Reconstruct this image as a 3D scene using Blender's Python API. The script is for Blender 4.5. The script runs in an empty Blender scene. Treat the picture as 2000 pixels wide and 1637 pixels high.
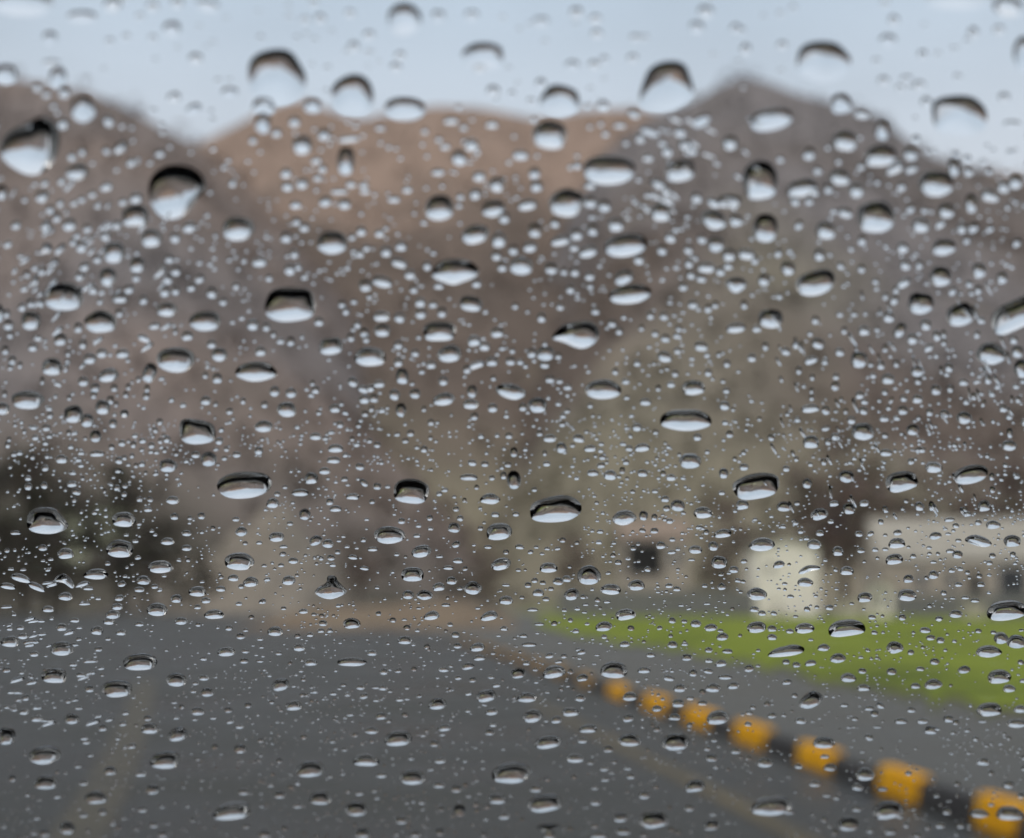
import bpy, bmesh, math, random
import numpy as np
from mathutils import Vector, Matrix

# ---------------------------------------------------------------- camera, world, sun
scene = bpy.context.scene
C = scene.collection
FPX, CX, CY, HZ, EYE = 3400.0, 1000.0, 818.5, 1180.0, 1.35     # focal length in photo pixels, centre, horizon row, eye height
FOCUS = 0.30                                                   # metres to the focused band of the windscreen
PITCH = math.atan((HZ - CY) / FPX)

cam_d = bpy.data.cameras.new('camera')
cam = bpy.data.objects.new('camera', cam_d)
C.objects.link(cam)
cam_d.sensor_fit = 'HORIZONTAL'
cam_d.sensor_width = 36.0
cam_d.lens = 36.0 * FPX / 2000
cam_d.clip_start = 0.01
cam_d.clip_end = 20000
cam.location = (0, 0, EYE)
cam.rotation_euler = (math.pi / 2 + PITCH, 0, 0)
cam_d.dof.use_dof = True
cam_d.dof.focus_distance = FOCUS / (1 + 150 / 1800)               # sharpest a little below the middle of the view
cam_d.dof.aperture_fstop = 20.0
scene.camera = cam

world = bpy.data.worlds.new('World')
scene.world = world
world.use_nodes = True
SUN_EL, SUN_AZ = math.radians(55), math.radians(200)
nt = world.node_tree
nt.nodes.clear()
w_out = nt.nodes.new('ShaderNodeOutputWorld')
bg = nt.nodes.new('ShaderNodeBackground')
bg.inputs['Strength'].default_value = 0.1
sky = nt.nodes.new('ShaderNodeTexSky')
sky.sky_type = 'NISHITA'
sky.sun_disc = False
sky.sun_elevation = SUN_EL
sky.sun_rotation = SUN_AZ
tc = nt.nodes.new('ShaderNodeTexCoord')
sep = nt.nodes.new('ShaderNodeSeparateXYZ')
nt.links.new(tc.outputs['Generated'], sep.inputs[0])
ramp = nt.nodes.new('ShaderNodeValToRGB')                       # overcast: a touch warmer low down, bluer higher, brightest overhead
ramp.color_ramp.elements[0].position = 0.0
ramp.color_ramp.elements[0].color = (0.61, 0.63, 0.66, 1)
e = ramp.color_ramp.elements.new(0.20); e.color = (0.585, 0.61, 0.655, 1)
e = ramp.color_ramp.elements.new(0.34); e.color = (0.50, 0.595, 0.70, 1)
e = ramp.color_ramp.elements.new(0.50); e.color = (0.66, 0.735, 0.83, 1)
ramp.color_ramp.elements[-1].position = 1.0
ramp.color_ramp.elements[-1].color = (1.0, 1.0, 1.0, 1)
nt.links.new(sep.outputs['Z'], ramp.inputs[0])
cl = nt.nodes.new('ShaderNodeTexNoise')
cl.inputs['Scale'].default_value = 4.5
cl.inputs['Detail'].default_value = 5
cmap = nt.nodes.new('ShaderNodeMapping')
cmap.inputs['Scale'].default_value = (1, 1, 2.2)
nt.links.new(tc.outputs['Generated'], cmap.inputs[0])
nt.links.new(cmap.outputs[0], cl.inputs['Vector'])
cr = nt.nodes.new('ShaderNodeMapRange')
cr.inputs['From Min'].default_value = 0.35
cr.inputs['From Max'].default_value = 0.65
cr.inputs['To Min'].default_value = 9.2
cr.inputs['To Max'].default_value = 10.8
nt.links.new(cl.outputs['Fac'], cr.inputs['Value'])
vm = nt.nodes.new('ShaderNodeVectorMath'); vm.operation = 'SCALE'
nt.links.new(ramp.outputs[0], vm.inputs[0])
nt.links.new(cr.outputs[0], vm.inputs['Scale'])
mx = nt.nodes.new('ShaderNodeMix'); mx.data_type = 'RGBA'
mx.inputs['Factor'].default_value = 0.90
nt.links.new(sky.outputs[0], mx.inputs['A'])
nt.links.new(vm.outputs[0], mx.inputs['B'])
nt.links.new(mx.outputs['Result'], bg.inputs['Color'])
nt.links.new(bg.outputs[0], w_out.inputs[0])

sun_d = bpy.data.lights.new('sun', 'SUN')
sun_d.energy = 1.5
sun_d.angle = math.radians(60)
sun_d.color = (1.0, 0.96, 0.9)
sun = bpy.data.objects.new('sun', sun_d)
C.objects.link(sun)
sdir = Vector((math.sin(SUN_AZ) * math.cos(SUN_EL), math.cos(SUN_AZ) * math.cos(SUN_EL), math.sin(SUN_EL)))
sun.rotation_euler = sdir.to_track_quat('Z', 'Y').to_euler()

scene.view_settings.view_transform = 'Standard'
scene.view_settings.look = 'None'
scene.view_settings.exposure = 0.24
scene.view_settings.gamma = 1.0
scene.render.engine = 'CYCLES'
cy = scene.cycles
cy.use_denoising = True
cy.max_bounces = 14
cy.transmission_bounces = 12
cy.transparent_max_bounces = 8
cy.glossy_bounces = 4
cy.diffuse_bounces = 2
cy.caustics_reflective = False
cy.sample_clamp_indirect = 6.0

# ---------------------------------------------------------------- geometry of the view
R_CAM = Matrix.Rotation(math.pi / 2 + PITCH, 3, 'X')
def ray(px, py):                                               # direction with unit depth
    return R_CAM @ Vector(((px - CX) / FPX, -(py - CY) / FPX, -1.0))
def ground(px, py, z=0.0):                                     # where a photo pixel meets the level z
    d = ray(px, py)
    t = (z - EYE) / d.z
    return Vector((d.x * t, d.y * t, z))
S = FPX / 2000.0
def at(px, py, y):                                             # point on the pixel's ray at forward distance y
    d = ray(px, py)
    t = y / d.y
    return Vector((d.x * t, y, EYE + d.z * t))

# the raked windscreen: 1/depth is linear in the image row
PA = (1.0 + 1.0 / 1800.0 * (1250 - CY)) / FOCUS
PB = -1.0 / 1800.0 / FOCUS
n_cam = Vector((0, -PB * FPX, -PA))                            # n . P = 1 in camera space (y up, -z forward)
nrm = (R_CAM @ n_cam).normalized()
if nrm.z < 0: nrm = -nrm
V_DOWN = Vector((0, nrm.z, -nrm.y)).normalized()               # down the slope, towards the bonnet
if V_DOWN.z > 0: V_DOWN = -V_DOWN
def pane(px, py):
    d = ray(px, py)
    depth = PA + PB * (py - CY)
    return Vector((0, 0, EYE)) + d / depth

# ---------------------------------------------------------------- helpers
def mat(name):
    m = bpy.data.materials.new(name); m.use_nodes = True
    return m, m.node_tree, m.node_tree.nodes['Principled BSDF']

def noise_mat(name, cols, scale, rough=0.9, detail=6, bump=0.0, bump_scale=None, spec=0.3, stops=None, coord='Object'):
    m, t, b = mat(name)
    co = t.nodes.new('ShaderNodeTexCoord')
    n = t.nodes.new('ShaderNodeTexNoise')
    n.inputs['Scale'].default_value = scale
    n.inputs['Detail'].default_value = detail
    n.inputs['Roughness'].default_value = 0.6
    r = t.nodes.new('ShaderNodeValToRGB')
    k = len(cols)
    stops = stops or [0.32 + 0.36 * i / max(1, k - 1) for i in range(k)]
    while len(r.color_ramp.elements) < k: r.color_ramp.elements.new(0.5)
    for i in range(k):
        r.color_ramp.elements[i].position = stops[i]
        r.color_ramp.elements[i].color = (*cols[i], 1)
    t.links.new(co.outputs[coord], n.inputs['Vector'])
    t.links.new(n.outputs['Fac'], r.inputs[0])
    t.links.new(r.outputs[0], b.inputs['Base Color'])
    b.inputs['Roughness'].default_value = rough
    b.inputs['Specular IOR Level'].default_value = spec
    if bump:
        n2 = t.nodes.new('ShaderNodeTexNoise')
        n2.inputs['Scale'].default_value = bump_scale or scale * 6
        n2.inputs['Detail'].default_value = 4
        bp = t.nodes.new('ShaderNodeBump')
        bp.inputs['Strength'].default_value = bump
        t.links.new(co.outputs[coord], n2.inputs['Vector'])
        t.links.new(n2.outputs['Fac'], bp.inputs['Height'])
        t.links.new(bp.outputs[0], b.inputs['Normal'])
    return m

def attr_mat(name, attr, rough=0.9):
    m, t, b = mat(name)
    a = t.nodes.new('ShaderNodeAttribute'); a.attribute_name = attr
    t.links.new(a.outputs['Color'], b.inputs['Base Color'])
    b.inputs['Roughness'].default_value = rough
    b.inputs['Specular IOR Level'].default_value = 0.15
    return m

def mesh_obj(name, verts, faces, m, parent=None, smooth=False, loc=None):
    me = bpy.data.meshes.new(name)
    me.from_pydata([tuple(v) for v in verts], [], faces)
    me.materials.append(m)
    if smooth: me.polygons.foreach_set('use_smooth', [True] * len(me.polygons))
    me.update()
    o = bpy.data.objects.new(name, me)
    C.objects.link(o)
    if loc is not None: o.location = loc
    if parent is not None: o.parent = parent
    return o

def bm_obj(name, bm, m, parent=None, smooth=False, loc=None):
    me = bpy.data.meshes.new(name)
    bmesh.ops.recalc_face_normals(bm, faces=bm.faces)
    bm.to_mesh(me); bm.free()
    me.materials.append(m)
    if smooth: me.polygons.foreach_set('use_smooth', [True] * len(me.polygons))
    o = bpy.data.objects.new(name, me)
    C.objects.link(o)
    if loc is not None: o.location = loc
    if parent is not None: o.parent = parent
    return o

def tag(o, label=None, cat=None, group=None, kind=None):
    if label: o['label'] = label
    if cat: o['category'] = cat
    if group: o['group'] = group
    if kind: o['kind'] = kind
    return o

def empty(name, loc, rz=0):
    o = bpy.data.objects.new(name, None)
    C.objects.link(o)
    o.location = loc; o.rotation_euler = (0, 0, rz)
    o.empty_display_size = 0.3
    return o

def add_box(bm, lo, hi, bevel=0.0):
    r = bmesh.ops.create_cube(bm, size=1)
    vs = r['verts']
    for v in vs:
        v.co = Vector(((lo[i] + hi[i]) / 2 + v.co[i] * (hi[i] - lo[i]) for i in range(3)))
    if bevel:
        es = list({e for v in vs for e in v.link_edges})
        bmesh.ops.bevel(bm, geom=es, offset=bevel, segments=2, affect='EDGES', profile=0.6)
    return vs

def box_obj(name, lo, hi, m, parent=None, bevel=0.0):
    bm = bmesh.new(); add_box(bm, lo, hi, bevel)
    return bm_obj(name, bm, m, parent)

def tube(verts, faces, p0, p1, r0, r1, seg=7):
    d = (p1 - p0).normalized()
    a = d.orthogonal().normalized(); b = d.cross(a)
    i0 = len(verts)
    for p, r in ((p0, r0), (p1, r1)):
        for k in range(seg):
            t = 2 * math.pi * k / seg
            verts.append(p + a * (math.cos(t) * r) + b * (math.sin(t) * r))
    for k in range(seg):
        q = (k + 1) % seg
        faces.append((i0 + k, i0 + q, i0 + seg + q, i0 + seg + k))
    faces.append(tuple(i0 + seg + k for k in range(seg)))

#==BACKGROUND==
# ---------------------------------------------------------------- materials of the setting
M_ground = noise_mat('rough_ground', [(.10, .085, .055), (.15, .125, .085), (.12, .125, .06)], 0.08, bump=.3)
M_lawn = noise_mat('wet_grass', [(.060, .080, .018), (.130, .165, .020), (.180, .225, .024), (.20, .185, .07)], 0.22, rough=.85, bump=.5, bump_scale=25, spec=.08, stops=[.34, .46, .56, .68])
M_earth = noise_mat('brown_earth', [(.10, .075, .05), (.16, .115, .075), (.20, .155, .105)], 0.25, bump=.4)
M_scree = noise_mat('pale_bank', [(.15, .13, .105), (.22, .19, .155), (.12, .105, .085)], 0.12, bump=.4)

def asphalt(name, *cols, r0=.5, r1=.6, scale=.5):
    m, t, b = mat(name)
    co = t.nodes.new('ShaderNodeTexCoord')
    n = t.nodes.new('ShaderNodeTexNoise'); n.inputs['Scale'].default_value = scale; n.inputs['Detail'].default_value = 7
    g = t.nodes.new('ShaderNodeTexNoise'); g.inputs['Scale'].default_value = 90; g.inputs['Detail'].default_value = 3
    r = t.nodes.new('ShaderNodeValToRGB')
    r.color_ramp.elements[0].position = .35; r.color_ramp.elements[0].color = (*cols[0], 1)
    r.color_ramp.elements[1].position = .68; r.color_ramp.elements[1].color = (*cols[1], 1)
    mr = t.nodes.new('ShaderNodeMapRange')
    mr.inputs['From Min'].default_value = .35; mr.inputs['From Max'].default_value = .65
    mr.inputs['To Min'].default_value = r0; mr.inputs['To Max'].default_value = r1
    bp = t.nodes.new('ShaderNodeBump'); bp.inputs['Strength'].default_value = .35; bp.inputs['Distance'].default_value = .01
    t.links.new(co.outputs['Object'], n.inputs['Vector']); t.links.new(co.outputs['Object'], g.inputs['Vector'])
    t.links.new(n.outputs['Fac'], r.inputs[0]); t.links.new(r.outputs[0], b.inputs['Base Color'])
    t.links.new(n.outputs['Fac'], mr.inputs['Value']); t.links.new(mr.outputs[0], b.inputs['Roughness'])
    t.links.new(g.outputs['Fac'], bp.inputs['Height']); t.links.new(bp.outputs[0], b.inputs['Normal'])
    b.inputs['Specular IOR Level'].default_value = .30
    return m
M_road = asphalt('wet_asphalt', (.013, .014, .0125), (.045, .045, .040), r0=.22, r1=.75, scale=.3)
M_yard = asphalt('wet_yard_asphalt', (.056, .055, .048), (.086, .083, .072), r0=.4, r1=.72, scale=.2)
M_line = noise_mat('worn_yellow_paint', [(.055, .046, .03), (.095, .075, .038), (.13, .10, .05)], 1.6, rough=.6)
M_faint = noise_mat('nearly_gone_paint', [(.05, .046, .038), (.075, .065, .042)], 1.2, rough=.6)
M_orange = noise_mat('orange_kerb_paint', [(.34, .16, .012), (.74, .335, .004), (.80, .40, .008), (.5, .27, .04)], 4, stops=[.3, .4, .64, .78], rough=.75, spec=.12, bump=.15)
M_worn = noise_mat('worn_orange_paint', [(.18, .10, .035), (.34, .185, .04), (.48, .25, .04)], 6, rough=.6, bump=.15)
M_black = noise_mat('black_kerb_paint', [(.012, .011, .012), (.024, .022, .022), (.035, .032, .03)], 5, rough=.5, bump=.15)

# ---------------------------------------------------------------- ground, road, lawn
def sheet(name, pts, m, z):
    o = mesh_obj(name, [(p.x, p.y, z) for p in pts], [tuple(range(len(pts)))], m)
    if o.data.polygons[0].normal.z < 0: o.data.flip_normals()
    tag(o, kind='structure')
    return o
G = 9000
sheet('ground', [Vector(p) for p in ((-G, -G, 0), (G, -G, 0), (G, G, 0), (-G, G, 0))], M_ground, 0)
VPX = 685.0
rd = ray(VPX, HZ); rd.z = 0; rd.normalize()                     # the way the road runs
rn = Vector((rd.y, -rd.x, 0))                                   # to its right
def along(s, x): return rd * s + rn * x
gk = ground(1390, 1433); KERB = gk.dot(rn)                      # lateral offset of the kerb's near face
sheet('road', [along(-30, KERB + .3), along(165 * S, KERB + .3), along(165 * S, -14), along(150 * S, -120), along(60 * S, -90), along(-30, -60)], M_road, .004)
lawn_px = [(2600, 1510), (2300, 1452), (2000, 1402), (1800, 1362), (1600, 1325), (1400, 1283), (1250, 1259), (1150, 1245), (1090, 1233), (1045, 1217),
           (1065, 1204), (1300, 1204), (1700, 1205), (2300, 1206), (3000, 1210)]
sheet('yard', [along(-30, KERB + .3), along(150 * S, KERB + .3), along(150 * S, 130), along(-30, 130)], M_yard, .008)
_r = random.Random(8); _e = []
for (xa, ya), (xb, yb) in zip(lawn_px[:10], lawn_px[1:10]):     # a ragged, overgrown lower edge
    for q in range(8): _e.append((xa + (xb - xa) * q / 8, ya + (yb - ya) * q / 8 + _r.uniform(-.06, .06) * (ya - HZ)))
lawn_px = _e + lawn_px[9:]
sheet('lawn', [ground(*p) for p in lawn_px], M_lawn, .05)
bp_ = [ground(x, y + .055 * (y - HZ) + _r.uniform(-.03, .03) * (y - HZ)) for x, y in _e]
sheet('lawn_border', bp_ + [ground(*p) for p in reversed(_e)], noise_mat('muddy_grass', [(.07, .062, .045), (.085, .095, .04), (.10, .085, .06)], 1.2, bump=.4), .014)
# the lawn's edging, a real step down to the yard
lp = [ground(*p) for p in lawn_px]
ev = []; ef = []
for i, p in enumerate(lp):
    q = lp[(i + 1) % len(lp)]
    k = len(ev)
    ev += [(p.x, p.y, .0), (q.x, q.y, .0), (q.x, q.y, .0495), (p.x, p.y, .0495)]
    ef.append((k, k + 1, k + 2, k + 3))
tag(mesh_obj('lawn_edge', ev, ef, M_earth), kind='structure')
def strip(name, pxs, half, m, z):                               # a painted stripe through ground pixels
    ps = [ground(*p) for p in pxs]
    vs = []; fs = []
    for i, p in enumerate(ps):
        d = (ps[min(i + 1, len(ps) - 1)] - ps[max(i - 1, 0)]).normalized()
        n = Vector((d.y, -d.x, 0))
        vs += [(p.x - n.x * half, p.y - n.y * half, z), (p.x + n.x * half, p.y + n.y * half, z)]
    for i in range(len(ps) - 1): fs.append((2 * i, 2 * i + 1, 2 * i + 3, 2 * i + 2))
    o = mesh_obj(name, vs, fs, m)
    if o.data.polygons[0].normal.z < 0: o.data.flip_normals()
    return tag(o, kind='structure')
strip('road_edge_line', [(1720, 1727), (1600, 1660), (1480, 1594), (1360, 1533), (1230, 1468), (1120, 1412), (1040, 1372)], .085, M_line, .012)
strip('road_lane_line', [(120, 1700), (165, 1615), (205, 1545), (240, 1470), (268, 1400), (285, 1330)], .17, M_faint, .012)

# kerb of painted blocks, orange and black by turns, each block a thing
bounds = [2330, 2215, 2110, 2005, 1900, 1815, 1710, 1640, 1555, 1510, 1430, 1398, 1335, 1311, 1255, 1228, 1185, 1160, 1126, 1106, 1078, 1062, 1038, 1024, 1004, 992, 975, 964, 950, 940, 928, 919, 909, 901, 892, 885]
nth = ['nearest', 'second nearest', 'third nearest', 'fourth nearest', 'fifth nearest', 'sixth nearest', 'seventh nearest', 'eighth nearest', 'ninth nearest', 'tenth nearest', 'eleventh nearest', 'twelfth nearest', 'thirteenth nearest', 'fourteenth nearest', 'fifteenth nearest', 'sixteenth nearest', 'seventeenth nearest', 'farthest']
def kerb_s(x):
    p = ground(x, 1372 + .359 * (x - 1220)); return p.dot(rd)
cnt = {'orange': 0, 'black': 0}
rnd = random.Random(4)
for i in range(len(bounds) - 1):
    s0, s1 = kerb_s(bounds[i]), kerb_s(bounds[i + 1])
    col = 'orange' if bounds[i] in (2215, 2005, 1815, 1640, 1510, 1398, 1311, 1228, 1160, 1106, 1062, 1024, 992, 964, 940, 919, 901) else 'black'
    far = bounds[i] <= 1160
    if col == 'orange': s0, s1 = s0 + (s1 - s0) * .27, s1 - (s1 - s0) * .0
    else: s1 = s1 + (kerb_s(bounds[i + 2]) - s1) * .25 if i + 2 < len(bounds) else s1
    L = s1 - s0 - .02
    bm = bmesh.new()
    add_box(bm, (0, -L / 2, 0), (.12, L / 2, (.20 if col == 'orange' else .175) + rnd.uniform(-.02, .012)), .03)
    for v in bm.verts:                                          # battered faces: wider at the foot
        if v.co.z < .05: v.co.x += -.02 if v.co.x < .06 else .02
    p = along((s0 + s1) / 2, KERB + .02)
    o = bm_obj('kerb_block', bm, (M_worn if far else M_orange) if col == 'orange' else M_black, loc=(p.x, p.y, .004))
    o.rotation_euler = (0, 0, math.atan2(rd.y, rd.x) - math.pi / 2 + rnd.uniform(-.012, .012))
    if bounds[i] > 2005:                                        # carries the kerb on past the corner of the view
        tag(o, {2330: 'black painted kerb block, second one past the lower right corner', 2215: 'orange painted kerb block just past the lower right corner', 2110: 'black painted kerb block just past the lower right corner'}[bounds[i]], 'kerb block', 'painted kerb blocks along the road')
        continue
    k = cnt[col]; cnt[col] += 1
    word = {'orange': 'faded brownish orange' if far else 'bright orange', 'black': 'black'}[col]
    tag(o, f'{word} painted kerb block, {nth[min(k, 17)]} of the {col} ones along the road', 'kerb block', 'painted kerb blocks along the road')

# earth verge and banks where the road ends
def mound(name, px0, px1, ybase, dist, h, m, depth, seed):
    dist *= S; depth *= S
    r = random.Random(seed)
    a, b = at(px0, ybase, dist), at(px1, ybase, dist)
    n = 26; rows = 8
    vs = []; fs = []
    for i in range(n):
        u = i / (n - 1)
        env = math.sin(math.pi * min(1, max(0, u))) ** .6
        hh = h * env * (1 + .35 * math.sin(u * 9 + seed) * .6 + r.uniform(-.12, .12))
        for j in range(rows):
            w = j / (rows - 1)
            vs.append((a.x + (b.x - a.x) * u + r.uniform(-.1, .1), dist - depth / 2 + depth * w, hh * math.sin(math.pi * w) ** .8 - .02))
    for i in range(n - 1):
        for j in range(rows - 1):
            k = i * rows + j
            fs.append((k, k + rows, k + rows + 1, k + 1))
    o = mesh_obj(name, vs, fs, m, smooth=True)
    return tag(o, kind='structure')
mound('earth_verge', 560, 1010, 1196, 70, 1.6, M_earth, 30, 1)
mound('pale_earth_bank', 300, 700, 1190, 175, 15, M_scree, 50, 2)
mound('rocky_bank', 420, 640, 1190, 150, 6.5, M_scree, 30, 5)
mound('grass_bank', 1000, 1480, 1190, 150, 2.4, noise_mat('olive_grass', [(.12, .12, .06), (.17, .17, .09)], .2), 20, 6)

# ---------------------------------------------------------------- hills
def vnoise(seed):
    r = np.random.RandomState(seed)
    g = r.rand(64, 64)
    def f(x, y):
        x = np.asarray(x, float); y = np.asarray(y, float)
        xi = np.floor(x).astype(int); yi = np.floor(y).astype(int)
        fx = x - xi; fy = y - yi
        fx = fx * fx * (3 - 2 * fx); fy = fy * fy * (3 - 2 * fy)
        a = g[xi % 64, yi % 64]; b = g[(xi + 1) % 64, yi % 64]; c = g[xi % 64, (yi + 1) % 64]; d = g[(xi + 1) % 64, (yi + 1) % 64]
        return (a * (1 - fx) + b * fx) * (1 - fy) + (c * (1 - fx) + d * fx) * fy - .5
    return lambda x, y: f(x, y) + .5 * f(x * 2.1 + 9, y * 2.1 + 3) + .25 * f(x * 4.3 + 2, y * 4.3 + 7)

def hill_mat(name, ramp_cols, patch, scale, edge=.5):
    """ vegetation in bands by height, broken up by noise, with patches of a second growth """
    m, t, b = mat(name)
    a = t.nodes.new('ShaderNodeAttribute'); a.attribute_name = 'cover'
    t.links.new(a.outputs['Color'], b.inputs['Base Color'])
    co = t.nodes.new('ShaderNodeTexCoord')
    n = t.nodes.new('ShaderNodeTexNoise'); n.inputs['Scale'].default_value = .035; n.inputs['Detail'].default_value = 8
    mr = t.nodes.new('ShaderNodeMapRange'); mr.inputs['From Min'].default_value = .3; mr.inputs['From Max'].default_value = .7
    mr.inputs['To Min'].default_value = .84; mr.inputs['To Max'].default_value = 1.16
    mul = t.nodes.new('ShaderNodeVectorMath'); mul.operation = 'SCALE'
    t.links.new(co.outputs['Object'], n.inputs['Vector'])
    t.links.new(n.outputs['Fac'], mr.inputs['Value'])
    t.links.new(a.outputs['Color'], mul.inputs[0]); t.links.new(mr.outputs[0], mul.inputs['Scale'])
    t.links.new(mul.outputs[0], b.inputs['Base Color'])
    b.inputs['Roughness'].default_value = .95
    b.inputs['Specular IOR Level'].default_value = .1
    return m

hill_pts = []                                                   # (positions, colours) for the woodland
def hill(name, ridge, dist, foot, cover, seed, back=250, rough=12.0):
    nz = vnoise(seed)
    xs = np.arange(ridge[0][0], ridge[-1][0] + 1, 14.0)
    ry = np.interp(xs, [p[0] for p in ridge], [p[1] for p in ridge])
    k = np.array([.25, .5, .25]); ry = np.convolve(np.pad(ry, 1, 'edge'), k, 'valid')
    rows = 46; dist *= S; foot *= S; back *= S
    P = np.zeros((len(xs), rows + 8, 3)); K = np.zeros((len(xs), rows + 8, 3))
    for i, x in enumerate(xs):
        dtop = dist * (1 + .10 * float(nz(x / 260, 1.5)))
        top = at(x, ry[i], dtop)
        base = at(x, HZ, foot)
        for j in range(rows + 8):
            if j < rows:
                w = j / (rows - 1)
                y = foot + (dtop - foot) * w
                xx = base.x + (top.x - base.x) * w
                z = top.z * (w ** 1.15)
                amp = rough * math.sin(math.pi * min(1, w)) ** .8
                z = max(-1, z + amp * float(nz(xx / 90, y / 90)) * 1.6)
            else:
                w2 = (j - rows + 1) / 8
                y = dtop + back * w2; xx = top.x * (1 + back / dtop * w2); z = top.z * (1 - w2 * w2)
            P[i, j] = (xx, y, z)
            # what row of the photo this point sits at decides nothing; cover depends on place on the slope
            K[i, j] = cover(xx, y, z, float(nz(xx / 60 + 20, y / 60)), float(nz(xx / 170 + 5, y / 170 + 8)), w if j < rows else 1.0)
    n2 = rows + 8
    fs = [(i * n2 + j, (i + 1) * n2 + j, (i + 1) * n2 + j + 1, i * n2 + j + 1) for i in range(len(xs) - 1) for j in range(n2 - 1)]
    o = mesh_obj(name, P.reshape(-1, 3), fs, hill_mat(name + '_cover', None, None, 1), smooth=True)
    ca = o.data.color_attributes.new('cover', 'FLOAT_COLOR', 'POINT')
    ca.data.foreach_set('color', np.concatenate([K.reshape(-1, 3), np.ones((len(xs) * n2, 1))], 1).astype(np.float32).ravel())
    tag(o, kind='structure')
    hill_pts.append((P[:, :rows], K[:, :rows]))
    return o

def mixc(a, b, f):
    f = min(1, max(0, f)); return tuple(x + (y - x) * f for x, y in zip(a, b))
GREY = (.155, .140, .139); PURP = (.112, .088, .074); RUSS = (.236, .172, .137); OLIV = (.172, .153, .112); DARK = (.075, .068, .055); SAND = (.26, .22, .165)
CLEAR = at(175, 1038, 370)
def cover_left(x, y, z, a, b, w):
    c = mixc(GREY, RUSS, b * 1.3 - .05 + max(0, .55 - w) * .5)
    c = mixc(c, DARK, (.32 - w) * 4 + a * .8)
    if math.hypot((x - CLEAR.x) / 9, (z - CLEAR.z) / 4.5) < 1: c = (.30, .31, .22)     # a pale clearing between the trees
    return c
def cover_mid(x, y, z, a, b, w):
    c = mixc(PURP, RUSS, (w - .48) * 4.0 + a * .8)
    c = mixc(c, OLIV, max(0, (.5 - w) * 2.2 + b * 2.0) if x > -60 else 0)
    c = mixc(c, SAND, (b - .3) * 4)
    return c
def cover_right(x, y, z, a, b, w):
    c = mixc(PURP, GREY, .5 + b * 1.5)
    c = mixc(c, OLIV, (.56 - w) * 2.4 + b * 1.6 - max(0, abs(x - 50) - 50) / 60)
    c = mixc(c, SAND, (a - .36) * 3)
    return c
hill('hill_centre', [(-400, 560), (150, 420), (380, 285), (470, 240), (530, 208), (590, 192), (640, 214), (700, 234), (760, 222), (850, 206), (950, 212), (1050, 234), (1150, 214), (1250, 212), (1400, 240), (1900, 330), (2500, 420)],
     900, 260, cover_mid, 11)
hill('hill_left', [(-900, -60), (-300, 90), (0, 150), (100, 164), (200, 190), (280, 228), (340, 264), (390, 284), (460, 340), (560, 450), (700, 620), (820, 800), (930, 1000), (1000, 1150)], 520, 190, cover_left, 5)
hill('hill_right', [(850, 1160), (920, 960), (1000, 700), (1080, 480), (1180, 300), (1280, 222), (1350, 200), (1400, 170), (1450, 148), (1500, 160), (1560, 184), (1650, 205), (1720, 228), (1760, 264), (1820, 304), (1880, 322), (1940, 345), (2000, 356), (2300, 430), (2900, 520)],
     640, 200, cover_right, 23)

# the bare woods on the slopes: one mass nobody could count
r = np.random.RandomState(3)
WV = []; WC = []
for (P, K), n in zip(hill_pts, (2600, 1700, 2200)):
    for _ in range(n):
        i = r.randint(0, P.shape[0]); j = min(P.shape[1] - 1, int(P.shape[1] * r.rand() ** .8))
        p = P[i, j] + np.array([r.uniform(-4, 4), r.uniform(-4, 4), -0.5]); c = K[i, j]
        h = r.uniform(3.5, 8.0); rad = h * r.uniform(.28, .5)
        shade = r.uniform(.75, 1.15)
        for q in range(16):
            t = r.rand() * 6.283; u = r.rand() ** .6; zz = h * (.25 + .75 * r.rand())
            k = rad * (1 - .75 * (zz / h - .3) ** 2) * u
            cpt = p + np.array([math.cos(t) * k, math.sin(t) * k, zz])
            s = h * .16
            d1 = r.normal(size=3) * s; d2 = r.normal(size=3) * s
            WV.append((cpt, cpt + d1, cpt + d2)); WC.append(c * shade * r.uniform(.8, 1.2))
WV = np.array(WV).reshape(-1, 3)
o = mesh_obj('hillside_woods', WV, [(3 * i, 3 * i + 1, 3 * i + 2) for i in range(len(WV) // 3)], attr_mat('bare_twigs', 'tint'))
ca = o.data.color_attributes.new('tint', 'FLOAT_COLOR', 'POINT')
wc = np.repeat(np.array(WC), 3, axis=0)
ca.data.foreach_set('color', np.concatenate([wc, np.ones((len(wc), 1))], 1).astype(np.float32).ravel())
tag(o, kind='stuff')

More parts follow.
